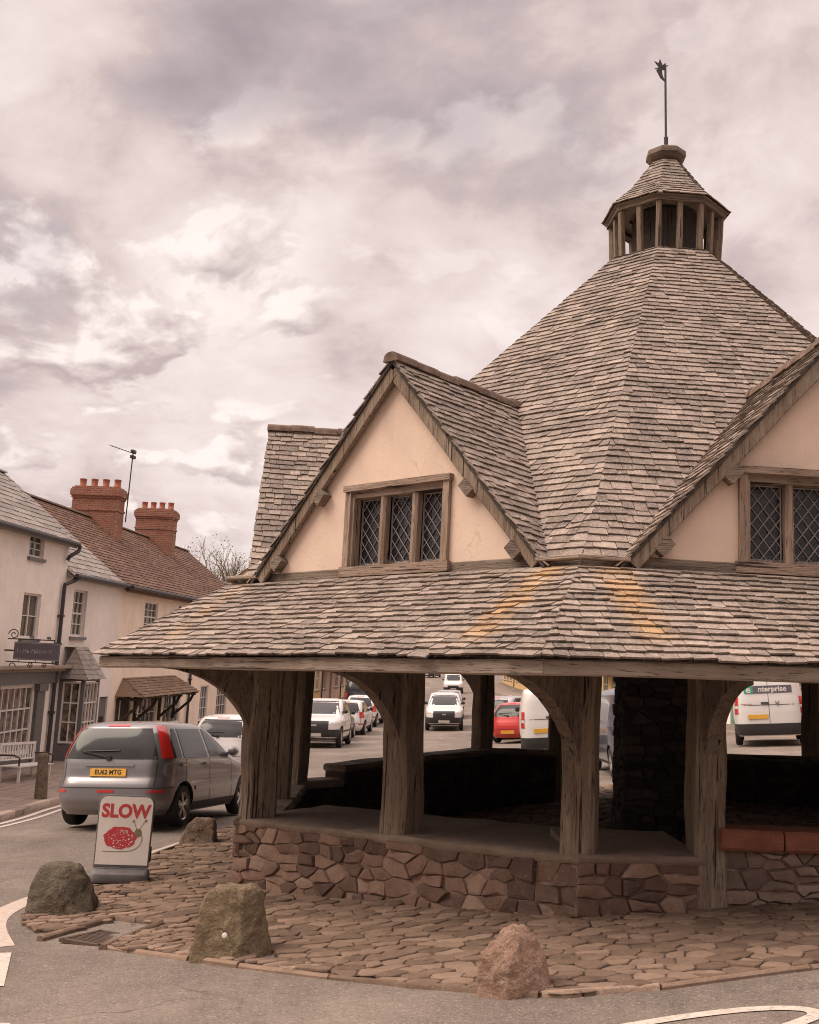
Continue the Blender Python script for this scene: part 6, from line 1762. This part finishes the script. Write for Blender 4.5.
# ------------------------------------------------------------------ sky, light, camera
def build_world():
    w=bpy.data.worlds.new('World'); sc.world=w; w.use_nodes=True; nt=w.node_tree; k=NT(nt)
    bg=nt.nodes['Background']; STR=.1; bg.inputs['Strength'].default_value=STR
    sky=k.n('ShaderNodeTexSky'); sky.sky_type='NISHITA'; sky.sun_disc=False; sky.sun_elevation=R(SUN_EL); sky.sun_rotation=R(SUN_ROT); sky.air_density=1.; sky.dust_density=2.
    tc=k.n('ShaderNodeTexCoord'); D=tc.outputs['Generated']
    sep=k.n('ShaderNodeSeparateXYZ'); k.link(D,sep.inputs[0]); X,Y,Z=sep.outputs
    # cloud layer: directions projected on a plane high above, so that the clouds shrink towards the horizon
    zz=k.math('ADD',k.math('MAXIMUM',Z,0.),.30)
    cb=k.n('ShaderNodeCombineXYZ'); k.link(k.math('DIVIDE',X,zz),cb.inputs[0]); k.link(k.math('DIVIDE',Y,zz),cb.inputs[1]); cb.inputs[2].default_value=SKYSEED
    P=cb.outputs[0]
    wv=k.n('ShaderNodeTexNoise'); wv.inputs['Scale'].default_value=1.6; wv.inputs['Detail'].default_value=4; k.link(P,wv.inputs['Vector'])
    sca=k.n('ShaderNodeVectorMath',_operation='SCALE'); k.link(wv.outputs['Color'],sca.inputs[0]); sca.inputs['Scale'].default_value=.26
    ad=k.n('ShaderNodeVectorMath',_operation='ADD'); k.link(P,ad.inputs[0]); k.link(sca.outputs[0],ad.inputs[1]); Pw=ad.outputs[0]
    big=k.noise(Pw,1.6,2,.5); med=k.noise(Pw,4.6,9,.58); fine=k.noise(Pw,17,6,.62)
    v=k.math('ADD',k.math('MULTIPLY',big,.5),k.math('ADD',k.math('MULTIPLY',med,.75),k.math('MULTIPLY',fine,.12)))
    # broad masses where the photograph has them (directions in the sky)
    for (dx,dy,dz,wd,amp) in LOBES:
        d=Vector((dx,dy,dz)).normalized()
        dt=k.n('ShaderNodeVectorMath',_operation='DOT_PRODUCT'); nn=k.n('ShaderNodeVectorMath',_operation='NORMALIZE'); k.link(D,nn.inputs[0]); k.link(nn.outputs[0],dt.inputs[0]); dt.inputs[1].default_value=d
        v=k.math('ADD',v,k.math('MULTIPLY',k.mr(dt.outputs['Value'],math.cos(R(wd)),1,0,1),amp))
    c=k.ramp(v,CLOUD)
    # heaped clouds low on the left: crisp cream heads over grey bases
    def puff(vec): return k.math('ADD',k.math('MULTIPLY',k.noise(vec,6.2,9,.55),.8),k.math('MULTIPLY',k.noise(vec,2.6,3,.5),.4))
    ofs=k.n('ShaderNodeVectorMath',_operation='ADD'); k.link(Pw,ofs.inputs[0]); ofs.inputs[1].default_value=(-.02,-.055,0)
    p0=puff(Pw); p1=puff(ofs.outputs[0])
    head=k.mr(p0,.575,.635); lit=k.mr(k.math('SUBTRACT',p0,p1),-.07,.09)
    mask=None
    for (dx,dy,dz,w0,w1) in ((-.22,.93,.28,15,5),(.13,.90,.42,16,6)):
        d=Vector((dx,dy,dz)).normalized(); dt=k.n('ShaderNodeVectorMath',_operation='DOT_PRODUCT'); k.link(nn.outputs[0],dt.inputs[0]); dt.inputs[1].default_value=d
        m_=k.mr(dt.outputs['Value'],math.cos(R(w0)),math.cos(R(w1)),0,1 if dx<0 else .35); mask=m_ if mask is None else k.math('MAXIMUM',mask,m_)
    pc=k.ramp(lit,[(0,(0.315,0.255,0.249)),(.45,(0.432,0.360,0.346)),(1,(0.621,0.544,0.514))])
    c=k.mix(k.math('MULTIPLY',head,k.math('MULTIPLY',mask,.9)),c,pc)
    # brighter overhead and towards the sun behind the camera
    up=k.mr(Z,.58,.92,1.0,3.3); up=k.math('MULTIPLY',up,k.math('ADD',k.math('MULTIPLY',k.mr(Y,-.5,.1,1,0),k.mr(Z,.15,.6,-.5,0)),1.))
    sd=Vector((math.sin(R(SUN_ROT))*math.cos(R(SUN_EL)),math.cos(R(SUN_ROT))*math.cos(R(SUN_EL)),math.sin(R(SUN_EL))))
    dt=k.n('ShaderNodeVectorMath',_operation='DOT_PRODUCT'); k.link(D,dt.inputs[0]); dt.inputs[1].default_value=sd
    up=k.math('ADD',up,k.mr(dt.outputs['Value'],.8,1,0,1.2))
    cu=k.n('ShaderNodeCombineXYZ'); [k.link(up,cu.inputs[i]) for i in range(3)]
    c=k.mix(1.,c,cu.outputs[0],'MULTIPLY')
    ten=k.mix(1.,c,(1/STR,1/STR,1/STR),'MULTIPLY')
    hz=k.mr(v,.52,.62,.10,.0)
    mixc=k.mix(hz,ten,sky.outputs[0])
    k.link(mixc,bg.inputs['Color'])
    for n in nt.nodes:
        if n.type=='MIX': n.clamp_result=False
def build_light():
    l=bpy.data.lights.new('sun','SUN'); l.energy=SUN_E; l.angle=R(38); l.color=(1,.86,.70)
    o=bpy.data.objects.new('sun',l); col.objects.link(o)
    d=Vector((math.sin(R(SUN_ROT))*math.cos(R(SUN_EL)),math.cos(R(SUN_ROT))*math.cos(R(SUN_EL)),math.sin(R(SUN_EL))))
    o.rotation_euler=d.to_track_quat('Z','Y').to_euler(); o.location=(0,0,40)
def build_camera():
    cam=bpy.data.cameras.new('camera'); o=bpy.data.objects.new('camera',cam); col.objects.link(o)
    cam.sensor_fit='HORIZONTAL'; cam.sensor_width=36; cam.lens=1144.124/819*36; cam.clip_end=3000; cam.clip_start=.05
    pitch=R(9.96); roll=R(2.81)
    m=Matrix.Rotation(math.pi/2+pitch,3,'X')@Matrix.Rotation(roll,3,'Z')
    o.rotation_euler=m.to_euler(); o.location=(0,0,1.66)
    sc.camera=o
SUN_EL=50; SUN_ROT=262; SUN_E=1.5; SKYSEED=3.7
CLOUD=[(.32,(0.221,0.171,0.170)),(.48,(0.302,0.239,0.235)),(.60,(0.378,0.305,0.296)),(.67,(0.446,0.369,0.355)),(.80,(0.517,0.440,0.419)),(.98,(0.594,0.522,0.496))]
LOBES=[(-0.278,0.952,0.127,7,-.12),(-0.303,0.804,0.511,8,0.16),(-0.186,0.857,0.481,8,-0.16),(-0.082,0.859,0.505,9,-0.1),(0.018,0.882,0.470,8,-0.12),(-0.107,0.838,0.535,8,-0.04),(-0.257,0.876,0.408,5,0.1),(-0.162,0.901,0.403,6,0.12),(-0.079,0.908,0.410,6,0.08),(-0.002,0.925,0.381,6,0.08),(-0.295,0.881,0.369,6,-0.2),(-0.234,0.904,0.358,4,0.13),(-0.153,0.921,0.358,5,0.1),(-0.060,0.939,0.338,4,-0.1),(-0.311,0.903,0.295,5,-0.06),(-0.280,0.926,0.252,6,0.12),(-0.167,0.950,0.265,6,0.1),(-0.074,0.959,0.272,6,0.06),(-0.182,0.961,0.209,6,-0.1),(-0.294,0.932,0.210,5,-0.06),(-0.309,0.933,0.186,2.2,0.14),(-0.154,0.976,0.157,6,0.16),(0.117,0.916,0.384,8,0.02),(0.135,0.841,0.524,8,-0.04),(0.256,0.818,0.516,8,0.02),(0.080,0.900,0.428,6,-0.05),(0.296,0.881,0.370,4,-0.12),(0.303,0.891,0.339,4,0.14),(0.221,0.860,0.460,7,0),(0.070,0.942,0.328,6,0.06)]
sc.cycles.filter_width=1.05
vs=sc.view_settings; vs.view_transform='Standard'; vs.look='None'; vs.gamma=1; vs.exposure=.80
mats(); 
STREAKS_READY=True
build_world(); build_light(); build_camera()
build_ground(); build_cobbles(); build_street(); build_rocks(); build_sign(); build_bollards()
build_market(); build_left_houses(); build_right_houses(); build_cars(); build_trees()
